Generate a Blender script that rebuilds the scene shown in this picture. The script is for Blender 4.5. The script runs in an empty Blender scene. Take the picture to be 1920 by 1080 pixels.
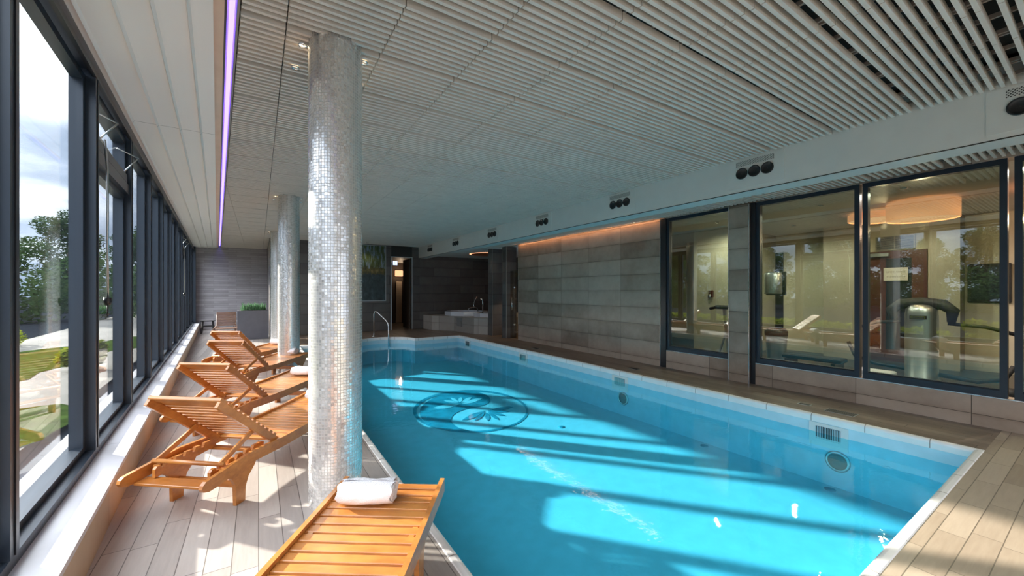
import bpy, math, random
from math import sin, cos, pi, radians as R
from mathutils import Vector, Matrix

# ------------------------------------------------------------------ camera
SC = bpy.context.scene
COL = SC.collection
HC = 1.5
cam_d = bpy.data.cameras.new('camera')
cam = bpy.data.objects.new('camera', cam_d)
COL.objects.link(cam)
cam.location = (0, 0, HC)
cam.rotation_euler = (R(90), 0, -math.atan(475 / 736.))
cam_d.sensor_width = 36
cam_d.lens = 36 * 736 / 1920.
cam_d.shift_y = 6 / 1920.
cam_d.clip_start = 0.02
cam_d.clip_end = 500
SC.camera = cam

# ------------------------------------------------------------------ view, world, sun
vs = SC.view_settings
vs.view_transform = 'Standard'
vs.look = 'None'
vs.gamma = 1
vs.exposure = 0.75
vs.use_curve_mapping = False
cy = SC.cycles
cy.use_denoising = True
cy.max_bounces = 10
cy.diffuse_bounces = 5
cy.glossy_bounces = 4
cy.transparent_max_bounces = 24
cy.transmission_bounces = 4
cy.caustics_reflective = False
cy.caustics_refractive = False
cy.sample_clamp_indirect = 6

W = bpy.data.worlds.new('sky')
SC.world = W
W.use_nodes = True
wn, wl = W.node_tree.nodes, W.node_tree.links
wn.clear()
def wnode(t, **k):
    n = wn.new(t)
    for a, b in k.items():
        setattr(n, a, b)
    return n
w_tc = wnode('ShaderNodeTexCoord')
w_sep = wnode('ShaderNodeSeparateXYZ')
wl.new(w_tc.outputs['Generated'], w_sep.inputs[0])
w_grad = wnode('ShaderNodeValToRGB')
w_grad.color_ramp.elements[0].position = 0.0
w_grad.color_ramp.elements[0].color = (0.30, 0.35, 0.42, 1)
w_grad.color_ramp.elements[1].position = 0.6
w_grad.color_ramp.elements[1].color = (1.0, 1.15, 1.4, 1)
wl.new(w_sep.outputs[2], w_grad.inputs[0])
w_map = wnode('ShaderNodeMapping')
w_map.inputs['Scale'].default_value = (1.6, 1.6, 5.5)
w_map.inputs['Location'].default_value = (3.1, 0.4, 0.2)
wl.new(w_tc.outputs['Generated'], w_map.inputs[0])
w_noi = wnode('ShaderNodeTexNoise')
w_noi.inputs['Scale'].default_value = 1.5
w_noi.inputs['Detail'].default_value = 6
w_noi.inputs['Roughness'].default_value = 0.55
wl.new(w_map.outputs[0], w_noi.inputs['Vector'])
w_cr = wnode('ShaderNodeValToRGB')
e = w_cr.color_ramp.elements
e[0].position = 0.40; e[0].color = (0.13, 0.17, 0.24, 1)
e[1].position = 0.60; e[1].color = (0.60, 0.63, 0.66, 1)
e2 = e.new(0.5); e2.color = (0.24, 0.29, 0.38, 1)
wl.new(w_noi.outputs[0], w_cr.inputs[0])
# whiter, brighter cloud higher up towards the sun
w_up = wnode('ShaderNodeMapRange')
w_up.inputs[1].default_value = 0.26
w_up.inputs[2].default_value = 0.40
wl.new(w_sep.outputs[2], w_up.inputs[0])
w_mix = wnode('ShaderNodeMixRGB')
w_mix.inputs[2].default_value = (1.75, 1.78, 1.85, 1)
wl.new(w_up.outputs[0], w_mix.inputs[0])
wl.new(w_cr.outputs[0], w_mix.inputs[1])
w_m2 = wnode('ShaderNodeMixRGB')
w_m2.inputs[0].default_value = 0.85
wl.new(w_grad.outputs[0], w_m2.inputs[1])
wl.new(w_mix.outputs[0], w_m2.inputs[2])
w_bg = wnode('ShaderNodeBackground')
w_bg.inputs['Strength'].default_value = 2.4
wl.new(w_m2.outputs[0], w_bg.inputs[0])
w_out = wnode('ShaderNodeOutputWorld')
wl.new(w_bg.outputs[0], w_out.inputs[0])

sun_d = bpy.data.lights.new('sun', 'SUN')
sun_d.energy = 12.0
sun_d.angle = R(1.0)
sun_d.color = (1.0, 0.93, 0.82)
sun = bpy.data.objects.new('sun', sun_d)
COL.objects.link(sun)
SUN_AZ, SUN_EL = R(-40.5), R(20.0)
to_sun = Vector((sin(SUN_AZ) * cos(SUN_EL), cos(SUN_AZ) * cos(SUN_EL), sin(SUN_EL)))
sun.rotation_euler = to_sun.to_track_quat('Z', 'Y').to_euler()
sun.location = (-20, 20, 20)

random.seed(7)

# ------------------------------------------------------------------ material helpers
class NT:
    def __init__(s, name):
        s.m = bpy.data.materials.new(name)
        s.m.use_nodes = True
        s.n = s.m.node_tree.nodes
        s.l = s.m.node_tree.links
        s.n.clear()
        s.out = s.n.new('ShaderNodeOutputMaterial')
    def node(s, t, ins=None, **k):
        nd = s.n.new(t)
        for a, b in k.items():
            setattr(nd, a, b)
        if ins:
            for a, b in ins.items():
                if isinstance(b, bpy.types.NodeSocket):
                    s.l.new(b, nd.inputs[a])
                else:
                    nd.inputs[a].default_value = b
        return nd
    def principled(s, **k):
        return s.node('ShaderNodeBsdfPrincipled', k.get('ins'))
    def done(s, sh):
        s.l.new(sh, s.out.inputs[0])
        return s.m
    def ramp(s, fac, stops):
        r = s.node('ShaderNodeValToRGB', {0: fac})
        el = r.color_ramp.elements
        el[0].position, el[0].color = stops[0][0], (*stops[0][1], 1)
        el[1].position, el[1].color = stops[-1][0], (*stops[-1][1], 1)
        for p, c in stops[1:-1]:
            x = el.new(p); x.color = (*c, 1)
        return r.outputs[0]
    def coord(s, kind='Object', scale=(1, 1, 1), rot=(0, 0, 0), loc=(0, 0, 0)):
        tc = s.node('ShaderNodeTexCoord')
        mp = s.node('ShaderNodeMapping', {0: tc.outputs[kind], 'Scale': scale, 'Rotation': rot, 'Location': loc})
        return mp.outputs[0]
    def math(s, op, a, b=0.0, c=None):
        d = {0: a, 1: b}
        if c is not None: d[2] = c
        return s.node('ShaderNodeMath', d, operation=op).outputs[0]
    def noise(s, vec, scale, detail=3, rough=.5):
        return s.node('ShaderNodeTexNoise', {'Vector': vec, 'Scale': scale, 'Detail': detail, 'Roughness': rough}).outputs[0]
    def bump(s, h, strength, dist=.01):
        return s.node('ShaderNodeBump', {'Height': h, 'Strength': strength, 'Distance': dist}).outputs[0]

def plain(name, col, rough=.5, metal=0., spec=.5, bump=0, bscale=60, var=0.0):
    t = NT(name)
    ins = {'Base Color': (*col, 1), 'Roughness': rough, 'Metallic': metal, 'Specular IOR Level': spec}
    v = t.coord()
    if var:
        ins['Base Color'] = t.ramp(t.noise(v, 6, 4), [(.3, tuple(c * (1 - var) for c in col)), (.7, tuple(min(1, c * (1 + var)) for c in col))])
    if bump:
        ins['Normal'] = t.bump(t.noise(v, bscale, 4), bump, .01)
    return t.done(t.principled(ins=ins).outputs[0])

def emis(name, col, strength):
    t = NT(name)
    return t.done(t.node('ShaderNodeEmission', {0: (*col, 1), 1: strength}).outputs[0])

def wood(name, dark, light, rough=.32, axis=(2.2, 5, 9)):
    t = NT(name)
    oi = t.node('ShaderNodeObjectInfo')
    tc = t.node('ShaderNodeTexCoord')
    add = t.node('ShaderNodeVectorMath', {0: tc.outputs['Object'], 1: oi.outputs['Random']}, operation='ADD').outputs[0]
    mp = t.node('ShaderNodeMapping', {0: add, 'Scale': axis}).outputs[0]
    n1 = t.noise(mp, 3.2, 8, .62)
    n0 = t.noise(add, 2.5, 3, .5)
    f = t.math('ADD', t.math('MULTIPLY', n0, .45), t.math('MULTIPLY', n1, .55))
    c = t.ramp(f, [(.3, dark), (.62, light)])
    return t.done(t.principled(ins={'Base Color': c, 'Roughness': rough, 'Coat Weight': .3, 'Coat Roughness': .2,
                                     'Normal': t.bump(n1, .08, .004)}).outputs[0])

def planks(name, w, l, cols, along='Y', rough=.38, off=0.0):
    """wood look floor tiles, long side along the given axis"""
    t = NT(name)
    tc = t.node('ShaderNodeTexCoord')
    sp = t.node('ShaderNodeSeparateXYZ', {0: tc.outputs['Object']})
    X, Y = (sp.outputs[0], sp.outputs[1]) if along == 'Y' else (sp.outputs[1], sp.outputs[0])
    cx = t.math('DIVIDE', X, w)
    row = t.math('FLOOR', cx)
    fx = t.math('FRACT', cx)
    rr = t.node('ShaderNodeTexWhiteNoise', {'W': row}, noise_dimensions='1D').outputs[0]
    cyv = t.math('ADD', t.math('DIVIDE', Y, l), rr)
    cel = t.math('FLOOR', cyv)
    fy = t.math('FRACT', cyv)
    cid = t.node('ShaderNodeCombineXYZ', {0: row, 1: cel, 2: off}).outputs[0]
    wn_ = t.node('ShaderNodeTexWhiteNoise', {'Vector': cid}, noise_dimensions='3D').outputs[0]
    gx = t.math('LESS_THAN', t.math('ABSOLUTE', t.math('SUBTRACT', fx, .5)), .5 - .0025 / w)
    gy = t.math('LESS_THAN', t.math('ABSOLUTE', t.math('SUBTRACT', fy, .5)), .5 - .0025 / l)
    g = t.math('MULTIPLY', gx, gy)
    sc = (14, 1.4, 1) if along == 'Y' else (1.4, 14, 1)
    shift = t.node('ShaderNodeVectorMath', {0: tc.outputs['Object'], 1: t.node('ShaderNodeVectorMath', {0: cid, 1: (3.7, 5.1, 0)}, operation='MULTIPLY').outputs[0]}, operation='ADD').outputs[0]
    mp = t.node('ShaderNodeMapping', {0: shift, 'Scale': sc}).outputs[0]
    gr = t.noise(mp, 3, 6, .6)
    f = t.math('ADD', t.math('MULTIPLY', wn_, .5), t.math('MULTIPLY', gr, .5))
    c = t.ramp(f, [(.2, cols[0]), (.75, cols[1])])
    c2 = t.node('ShaderNodeMixRGB', {0: g, 1: (*[v * .45 for v in cols[0]], 1), 2: c}).outputs[0]
    return t.done(t.principled(ins={'Base Color': c2, 'Roughness': rough, 'Normal': t.bump(t.math('ADD', g, t.math('MULTIPLY', gr, .15)), .25, .002)}).outputs[0])

def tilewall(name, w, h, cols, plane='YZ', rough=.38, stagger=0.0, ox=0., oz=0., grout=.4):
    t = NT(name)
    tc = t.node('ShaderNodeTexCoord')
    sp = t.node('ShaderNodeSeparateXYZ', {0: tc.outputs['Object']})
    X = sp.outputs[{'Y': 1, 'X': 0}[plane[0]]]
    Z = sp.outputs[2]
    cz = t.math('DIVIDE', t.math('ADD', Z, oz), h)
    row = t.math('FLOOR', cz); fz = t.math('FRACT', cz)
    st = t.math('MULTIPLY', t.math('MODULO', row, 2.0), stagger)
    cx = t.math('ADD', t.math('DIVIDE', t.math('ADD', X, ox), w), st)
    colm = t.math('FLOOR', cx); fx = t.math('FRACT', cx)
    cid = t.node('ShaderNodeCombineXYZ', {0: row, 1: colm, 2: 3.0}).outputs[0]
    wn_ = t.node('ShaderNodeTexWhiteNoise', {'Vector': cid}, noise_dimensions='3D').outputs[0]
    g = t.math('MULTIPLY', t.math('LESS_THAN', t.math('ABSOLUTE', t.math('SUBTRACT', fx, .5)), .5 - .003 / w),
               t.math('LESS_THAN', t.math('ABSOLUTE', t.math('SUBTRACT', fz, .5)), .5 - .003 / h))
    shift = t.node('ShaderNodeVectorMath', {0: tc.outputs['Object'], 1: t.node('ShaderNodeVectorMath', {0: cid, 1: (3.7, 5.1, 0)}, operation='MULTIPLY').outputs[0]}, operation='ADD').outputs[0]
    n1 = t.noise(shift, 1.8, 6, .6)
    n2 = t.noise(shift, 9, 5, .6)
    # darker towards the top and bottom rims of each tile
    ex = t.math('MULTIPLY', t.math('ABSOLUTE', t.math('SUBTRACT', fz, .5)), 2.0)
    ed = t.math('MULTIPLY', t.math('POWER', ex, 6.0), -.14)
    f = t.math('ADD', t.math('ADD', t.math('MULTIPLY', wn_, .35), t.math('ADD', t.math('MULTIPLY', n1, .5), t.math('MULTIPLY', n2, .15))), ed)
    c = t.ramp(f, [(.25, cols[0]), (.5, cols[1]), (.75, cols[2])])
    c2 = t.node('ShaderNodeMixRGB', {0: g, 1: (*[v * grout for v in cols[0]], 1), 2: c}).outputs[0]
    return t.done(t.principled(ins={'Base Color': c2, 'Roughness': rough, 'Normal': t.bump(t.math('ADD', g, t.math('MULTIPLY', n2, .2)), .3, .003)}).outputs[0])

def glassy(name, tint=(.93, .96, .96), ior=1.5, rough=0.0, bump=None):
    t = NT(name)
    # the same reflectance from either side of the sheet
    bf = t.node('ShaderNodeNewGeometry').outputs['Backfacing']
    fr = t.node('ShaderNodeFresnel', {'IOR': t.math('MULTIPLY_ADD', bf, 1.0 / ior - ior, ior)})
    tr = t.node('ShaderNodeBsdfTransparent', {0: (*tint, 1)})
    gl = t.node('ShaderNodeBsdfGlossy', {0: (1, 1, 1, 1), 'Roughness': rough})
    if bump:
        nrm = bump(t)
        t.l.new(nrm, fr.inputs['Normal'])
        t.l.new(nrm, gl.inputs['Normal'])
    mx = t.node('ShaderNodeMixShader', {0: fr.outputs[0], 1: tr.outputs[0], 2: gl.outputs[0]})
    return t.done(mx.outputs[0])

M = {}
M['teak'] = wood('varnished_teak', (.30, .095, .020), (.56, .225, .052))
M['teak_dark'] = wood('weathered_teak', (.11, .055, .035), (.26, .15, .10), .5)
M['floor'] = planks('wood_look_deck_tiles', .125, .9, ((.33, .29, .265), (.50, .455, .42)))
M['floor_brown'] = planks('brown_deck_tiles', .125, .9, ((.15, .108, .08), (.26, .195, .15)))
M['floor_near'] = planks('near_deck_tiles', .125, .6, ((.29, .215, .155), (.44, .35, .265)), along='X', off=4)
M['sill'] = plain('sill_slab', (.60, .60, .64), .28, var=.06)
M['riser'] = planks('riser_board', .6, 1.2, ((.46, .35, .25), (.62, .49, .37)), rough=.55)
M['alu'] = plain('anthracite_frame', (.030, .042, .060), .32, 0.3)
M['alu_dark'] = plain('black_frame', (.018, .02, .024), .35, .2)
M['steel'] = plain('polished_steel', (.75, .75, .76), .16, 1.0)
M['brushed'] = plain('brushed_steel', (.52, .55, .56), .34, .9)
M['white'] = plain('white_paint', (.72, .72, .70), .5)
M['panel'] = plain('white_ceiling_panel', (.84, .83, .80), .42)
M['beige'] = plain('beige_board', (.72, .52, .40), .6, var=.05)
M['slat'] = plain('ceiling_slats', (.70, .645, .58), .6, var=.05)
M['batten'] = plain('ceiling_battens', (.30, .26, .23), .7)
M['black'] = plain('black_plastic', (.015, .015, .017), .4)
M['plenum'] = plain('ceiling_void', (.035, .033, .032), .9)
M['concrete'] = plain('plain_concrete', (.25, .24, .23), .8, var=.1)
M['beam'] = plain('beam_paint', (.70, .71, .68), .55, var=.02)
M['tile_r'] = tilewall('stone_wall_tiles', 1.017, .345, ((.22, .155, .115), (.40, .305, .24), (.55, .44, .36)), 'YZ', ox=-4.975, oz=-.13, rough=.33)
M['tile_far'] = tilewall('dark_wall_tiles', 1.2, .35, ((.075, .066, .062), (.115, .102, .096), (.16, .145, .138)), 'XZ', stagger=.5)
M['tile_side'] = tilewall('dark_wall_tiles_side', 1.2, .35, ((.075, .066, .062), (.115, .102, .096), (.16, .145, .138)), 'YZ')
M['slate'] = tilewall('narrow_stone_strips', .75, .085, ((.30, .28, .29), (.39, .37, .39), (.48, .455, .48)), 'XZ', stagger=.37, rough=.5, grout=.75)
M['tub_tile'] = tilewall('tub_tiles', .6, .3, ((.30, .26, .23), (.38, .34, .305), (.45, .41, .37)), 'XZ', rough=.4)
M['coping'] = plain('white_coping', (.86, .84, .82), .35, var=.04)
M['pool'] = plain('pool_lining', (.52, .72, .80), .5, var=.05)
M['pool_dark'] = plain('emblem_tiles', (.045, .32, .42), .5, var=.25)
M['tub'] = plain('white_acrylic', (.75, .76, .82), .15)
M['towel'] = plain('white_towelling', (.86, .85, .88), .95, bump=.6, bscale=180)
M['planter'] = plain('dark_planter', (.095, .095, .115), .45, var=.08)
M['soil'] = plain('soil', (.04, .03, .02), .9)
M['rubber'] = plain('black_rubber', (.02, .02, .022), .6)
M['led_blue'] = emis('blue_led', (.12, .05, 1.0), 9.0)
M['led_blue_hot'] = emis('blue_led_core', (.14, .11, 1.0), 4.0)
M['led_warm'] = emis('warm_led', (1.0, .50, .24), 9)
M['lamp'] = emis('lamp_warm', (1.0, .78, .5), 14)
M['lamp_soft'] = emis('lamp_soft', (1.0, .85, .62), 8)
M['exit'] = emis('exit_sign_face', (.45, .6, 1.0), 1.6)
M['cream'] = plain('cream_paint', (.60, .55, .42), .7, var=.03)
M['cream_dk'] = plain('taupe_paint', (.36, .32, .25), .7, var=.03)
M['gym_floor'] = plain('gym_floor', (.055, .048, .045), .35, var=.1)
M['mahogany'] = plain('red_brown_door', (.10, .032, .022), .35, var=.1)
M['paper'] = plain('sign_paper', (.55, .5, .42), .6)
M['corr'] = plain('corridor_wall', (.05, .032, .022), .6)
M['copper'] = plain('copper_leaf', (.75, .28, .13), .3, .85, bump=.8, bscale=14)
M['paving'] = planks('terrace_paving', 1.0, 1.0, ((.10, .10, .092), (.15, .147, .135)), rough=1.0)
M['asphalt'] = plain('asphalt', (.012, .015, .02), 1.0, spec=0, var=.15)
M['grass'] = plain('lawn', (.030, .052, .012), 1.0, spec=0, var=.4)
M['bark'] = plain('bark', (.06, .045, .03), .9)
M['drum'] = None

def leaf(name, a, b, sc=3):
    t = NT(name)
    v = t.coord()
    c = t.ramp(t.noise(v, sc, 3), [(.3, a), (.7, b)])
    d = t.node('ShaderNodeBsdfDiffuse', {0: c})
    tl = t.node('ShaderNodeBsdfTranslucent', {0: c})
    return t.done(t.node('ShaderNodeMixShader', {0: .4, 1: d.outputs[0], 2: tl.outputs[0]}).outputs[0])
M['leaf_tree'] = leaf('tree_leaves', (.016, .038, .014), (.05, .085, .03), .6)
M['leaf_hedge'] = leaf('hedge_leaves', (.10, .14, .012), (.24, .27, .035), 6)
M['leaf_pot'] = leaf('pot_grass', (.03, .10, .04), (.16, .28, .16), 30)

def drum_mat():
    t = NT('orange_lampshade')
    d = t.node('ShaderNodeBsdfDiffuse', {0: (.75, .36, .18, 1)})
    e_ = t.node('ShaderNodeEmission', {0: (1.0, .42, .20, 1), 1: .55})
    return t.done(t.node('ShaderNodeAddShader', {0: d.outputs[0], 1: e_.outputs[0]}).outputs[0])
M['drum'] = drum_mat()

M['glass'] = glassy('window_glass', (.96, .98, .985), 1.35)
M['glass_gym'] = glassy('gym_glass', (.72, .79, .72), 1.95)
M['glass_door'] = glassy('shower_glass', (.70, .66, .58), 1.6)

def water_bump(t):
    tc = t.node('ShaderNodeTexCoord')
    a = t.noise(tc.outputs['Object'], 3.5, 3, .5)
    b = t.noise(tc.outputs['Object'], 14, 3, .6)
    h = t.math('ADD', a, t.math('MULTIPLY', b, .25))
    return t.bump(h, .10, .02)
M['water'] = glassy('pool_water', (.30, .79, .93), 1.33, 0.0, water_bump)
M['water_tub'] = glassy('tub_water', (.7, .85, .9), 1.33)

def mosaic():
    """mirror mosaic: 2 cm chips, each with its own tilt and tone (UV: metres round / metres up)"""
    t = NT('mirror_mosaic')
    uv = t.node('ShaderNodeUVMap').outputs[0]
    sc = t.node('ShaderNodeVectorMath', {0: uv, 'Scale': 1 / .0205}, operation='SCALE').outputs[0]
    fl = t.node('ShaderNodeVectorMath', {0: sc}, operation='FLOOR').outputs[0]
    fr = t.node('ShaderNodeVectorMath', {0: sc}, operation='FRACTION').outputs[0]
    sp = t.node('ShaderNodeSeparateXYZ', {0: fr})
    g = t.math('MULTIPLY', t.math('LESS_THAN', t.math('ABSOLUTE', t.math('SUBTRACT', sp.outputs[0], .5)), .42),
               t.math('LESS_THAN', t.math('ABSOLUTE', t.math('SUBTRACT', sp.outputs[1], .5)), .42))
    w = t.node('ShaderNodeTexWhiteNoise', {'Vector': fl}, noise_dimensions='3D')
    tone = t.ramp(w.outputs[0], [(0, (.66, .65, .63)), (.5, (.84, .83, .81)), (1, (.97, .96, .94))])
    geo = t.node('ShaderNodeNewGeometry')
    jit = t.node('ShaderNodeVectorMath', {0: w.outputs[1], 1: (.5, .5, .5)}, operation='SUBTRACT').outputs[0]
    jit = t.node('ShaderNodeVectorMath', {0: jit, 'Scale': .11}, operation='SCALE').outputs[0]
    nn = t.node('ShaderNodeVectorMath', {0: geo.outputs['Normal'], 1: jit}, operation='ADD').outputs[0]
    nn = t.node('ShaderNodeVectorMath', {0: nn}, operation='NORMALIZE').outputs[0]
    chip = t.principled(ins={'Base Color': tone, 'Metallic': .68, 'Roughness': .24, 'Normal': nn})
    gro = t.principled(ins={'Base Color': (.42, .40, .375, 1), 'Roughness': .8})
    return t.done(t.node('ShaderNodeMixShader', {0: g, 1: gro.outputs[0], 2: chip.outputs[0]}).outputs[0])
M['mosaic'] = mosaic()

def grille_mat(name, bg, fg, pitch):
    """perforated plate, pattern of round holes"""
    t = NT(name)
    tc = t.node('ShaderNodeTexCoord')
    sc = t.node('ShaderNodeVectorMath', {0: tc.outputs['Object'], 'Scale': 1 / pitch}, operation='SCALE').outputs[0]
    rt = t.node('ShaderNodeMapping', {0: sc, 'Rotation': (R(45), 0, 0)}).outputs[0]
    fr = t.node('ShaderNodeVectorMath', {0: rt}, operation='FRACTION').outputs[0]
    sp = t.node('ShaderNodeSeparateXYZ', {0: fr})
    a = t.math('SUBTRACT', sp.outputs[1], .5); b = t.math('SUBTRACT', sp.outputs[2], .5)
    d = t.math('ADD', t.math('MULTIPLY', a, a), t.math('MULTIPLY', b, b))
    h = t.math('LESS_THAN', d, .10)
    c = t.node('ShaderNodeMixRGB', {0: h, 1: (*fg, 1), 2: (*bg, 1)}).outputs[0]
    return t.done(t.principled(ins={'Base Color': c, 'Roughness': .5}).outputs[0])
M['perf'] = grille_mat('perforated_plate', (.02, .02, .02), (.6, .6, .57), .016)

def mural():
    """woodland lake photograph printed on a panel"""
    t = NT('woodland_photo_print')
    tc = t.node('ShaderNodeTexCoord')
    sp = t.node('ShaderNodeSeparateXYZ', {0: tc.outputs['Generated']})
    u, v = sp.outputs[0], sp.outputs[2]
    mp = t.node('ShaderNodeMapping', {0: tc.outputs['Generated'], 'Scale': (9, 1, 1.6)}).outputs[0]
    n = t.noise(mp, 2.5, 8, .7)
    mp2 = t.node('ShaderNodeMapping', {0: tc.outputs['Generated'], 'Scale': (6, 1, 5)}).outputs[0]
    n2 = t.noise(mp2, 2, 6, .6)
    trees = t.ramp(n, [(.36, (.01, .02, .008)), (.5, (.07, .10, .02)), (.58, (.16, .22, .30)), (.70, (.28, .38, .55))])
    bank = t.ramp(n2, [(.35, (.015, .02, .008)), (.55, (.09, .08, .02)), (.72, (.26, .19, .07))])
    water = t.ramp(n2, [(.3, (.012, .02, .022)), (.6, (.035, .06, .065)), (.8, (.12, .16, .18))])
    vv = t.math('ADD', v, t.math('MULTIPLY', t.math('SUBTRACT', n2, .5), .30))
    m1 = t.node('ShaderNodeMixRGB', {0: t.math('GREATER_THAN', vv, .48), 1: water, 2: bank}).outputs[0]
    m2 = t.node('ShaderNodeMixRGB', {0: t.math('GREATER_THAN', vv, .60), 1: m1, 2: trees}).outputs[0]
    return t.done(t.principled(ins={'Base Color': m2, 'Roughness': .35}).outputs[0])
M['mural'] = mural()

# ------------------------------------------------------------------ mesh helpers
class MB:
    def __init__(s):
        s.v, s.f, s.mi, s.sm, s.mats, s.uv = [], [], [], [], [], None
    def _m(s, m):
        if m not in s.mats: s.mats.append(m)
        return s.mats.index(m)
    def add(s, vs_, fs, m=None, smooth=False, mat=None):
        o = len(s.v)
        for p in vs_:
            p = Vector(p)
            if mat is not None: p = mat @ p
            s.v.append(p)
        k = s._m(m)
        for f in fs:
            s.f.append([i + o for i in f]); s.mi.append(k); s.sm.append(smooth)
        return s
    def box(s, x0, x1, y0, y1, z0, z1, m=None, mat=None, bev=0.0):
        if bev:
            b = bev
            # chamfered box
            pts = []
            for (zz, k) in ((z0, b), (z0 + b, 0), (z1 - b, 0), (z1, b)):
                a0, a1, c0, c1 = x0 + k, x1 - k, y0 + k, y1 - k
                bb = b * .6 if k == 0 else 0
                pts += [(a0 + bb, c0, zz), (a1 - bb, c0, zz), (a1, c0 + bb, zz), (a1, c1 - bb, zz), (a1 - bb, c1, zz), (a0 + bb, c1, zz), (a0, c1 - bb, zz), (a0, c0 + bb, zz)]
            fs = [list(range(7, -1, -1)), list(range(24, 32))]
            for r in range(3):
                for i in range(8):
                    j = (i + 1) % 8
                    fs.append([r * 8 + i, r * 8 + j, r * 8 + 8 + j, r * 8 + 8 + i])
            return s.add(pts, fs, m, False, mat)
        v = [(x0, y0, z0), (x1, y0, z0), (x1, y1, z0), (x0, y1, z0), (x0, y0, z1), (x1, y0, z1), (x1, y1, z1), (x0, y1, z1)]
        f = [(0, 3, 2, 1), (4, 5, 6, 7), (0, 1, 5, 4), (1, 2, 6, 5), (2, 3, 7, 6), (3, 0, 4, 7)]
        return s.add(v, f, m, False, mat)
    def beam(s, a, b, w, h, m=None, up=(0, 0, 1), bev=0.0):
        """bar from a to b, w across, h along up"""
        a, b = Vector(a), Vector(b)
        y = (b - a); L = y.length; y.normalize()
        x = y.cross(Vector(up)).normalized(); z = x.cross(y)
        mt = Matrix(((x.x, y.x, z.x, a.x), (x.y, y.y, z.y, a.y), (x.z, y.z, z.z, a.z), (0, 0, 0, 1)))
        return s.box(-w / 2, w / 2, 0, L, -h / 2, h / 2, m, mt, bev)
    def prism(s, poly, a0, a1, m=None, axis='x', mat=None):
        """polygon in the two other axes (x: (y,z), y: (x,z), z: (x,y)) swept from a0 to a1"""
        def P(p, a):
            return {'x': (a, p[0], p[1]), 'y': (p[0], a, p[1]), 'z': (p[0], p[1], a)}[axis]
        n = len(poly)
        v = [P(p, a0) for p in poly] + [P(p, a1) for p in poly]
        f = [list(range(n))[::-1], list(range(n, 2 * n))] + [[i, (i + 1) % n, n + (i + 1) % n, n + i] for i in range(n)]
        return s.add(v, f, m, False, mat)
    def tube(s, path, r, m=None, seg=10, cap=True):
        P = [Vector(p) for p in path]
        rs = r if isinstance(r, (list, tuple)) else [r] * len(P)
        v, f = [], []
        pn = None
        for i, p in enumerate(P):
            d = (P[min(i + 1, len(P) - 1)] - P[max(i - 1, 0)]).normalized()
            if pn is None:
                pn = d.orthogonal().normalized()
            else:
                pn = (pn - d * pn.dot(d)).normalized()
            b = d.cross(pn)
            for k in range(seg):
                a = 2 * pi * k / seg
                v.append(p + (pn * cos(a) + b * sin(a)) * rs[i])
        for i in range(len(P) - 1):
            for k in range(seg):
                j = (k + 1) % seg
                f.append([i * seg + k, i * seg + j, (i + 1) * seg + j, (i + 1) * seg + k])
        if cap:
            f.append(list(range(seg))[::-1]); f.append([(len(P) - 1) * seg + k for k in range(seg)])
        return s.add(v, f, m, True)
    def lathe(s, prof, m=None, seg=24, c=(0, 0, 0), mat=None, closed=False):
        v, f = [], []
        n = len(prof)
        for k in range(seg):
            a = 2 * pi * k / seg
            for (r, z) in prof:
                v.append((c[0] + r * cos(a), c[1] + r * sin(a), c[2] + z))
        for k in range(seg):
            j = (k + 1) % seg
            for i in range(n - 1):
                f.append([k * n + i, j * n + i, j * n + i + 1, k * n + i + 1])
        return s.add(v, f, m, True, mat)
    def disc(s, c, r, m=None, seg=20, normal='z', flip=False):
        v = []
        for k in range(seg):
            a = 2 * pi * k / seg
            p = {'z': (r * cos(a), r * sin(a), 0), 'x': (0, r * cos(a), r * sin(a)), 'y': (r * cos(a), 0, r * sin(a))}[normal]
            v.append((c[0] + p[0], c[1] + p[1], c[2] + p[2]))
        f = list(range(seg))
        return s.add(v, [f[::-1] if flip else f], m)
    def build(s, name, mat=None, parent=None, origin=None):
        me = bpy.data.meshes.new(name)
        if origin is not None:
            o3 = Vector(origin)
            vv = [tuple(p - o3) for p in s.v]
        else:
            vv = [tuple(p) for p in s.v]
        me.from_pydata(vv, [], s.f)
        for k in s.mats:
            me.materials.append(M[k] if k is not None else (M[mat] if isinstance(mat, str) else mat))
        for p, k, sm in zip(me.polygons, s.mi, s.sm):
            p.material_index = k
            p.use_smooth = sm
        me.update()
        ob = bpy.data.objects.new(name, me)
        COL.objects.link(ob)
        if origin is not None: ob.location = origin
        if parent is not None: ob.parent = parent
        return ob

def empty(name, loc=(0, 0, 0), rz=0):
    o = bpy.data.objects.new(name, None)
    COL.objects.link(o)
    o.location = loc
    o.rotation_euler = (0, 0, rz)
    o.empty_display_size = .1
    return o
def tag(o, label=None, cat=None, group=None, kind=None):
    if label: o['label'] = label
    if cat: o['category'] = cat
    if group: o['group'] = group
    if kind: o['kind'] = kind
    return o
def struct(o, label=None):
    o['kind'] = 'structure'
    if label: o['label'] = label
    return o
KIDS = {}
def copy_tree(o, parent=None):
    c = o.copy(); COL.objects.link(c)
    if parent is not None: c.parent = parent
    for ch in [x for x in bpy.data.objects if x.parent == o]:
        copy_tree(ch, c)
    return c
trim_n = [0]
def trim(mb, mat, label=None):
    trim_n[0] += 1
    o = mb.build('trim_%d' % trim_n[0], mat)
    return struct(o, label)

FM = -.071                       # the window front runs 4 degrees off the pool axis
def fx(off, y): return off + FM * y
ZC = 3.25                        # underside of the slatted ceiling
YN, YF = -3.4, 15.2              # near end wall, far wall
YA = 19.4                        # back of the alcove

# ------------------------------------------------------------------ floor pieces
XP0, XP1, YP0, YP1 = .895, 5.745, .69, 12.2      # outer edge of the coping
f = MB()
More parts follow.
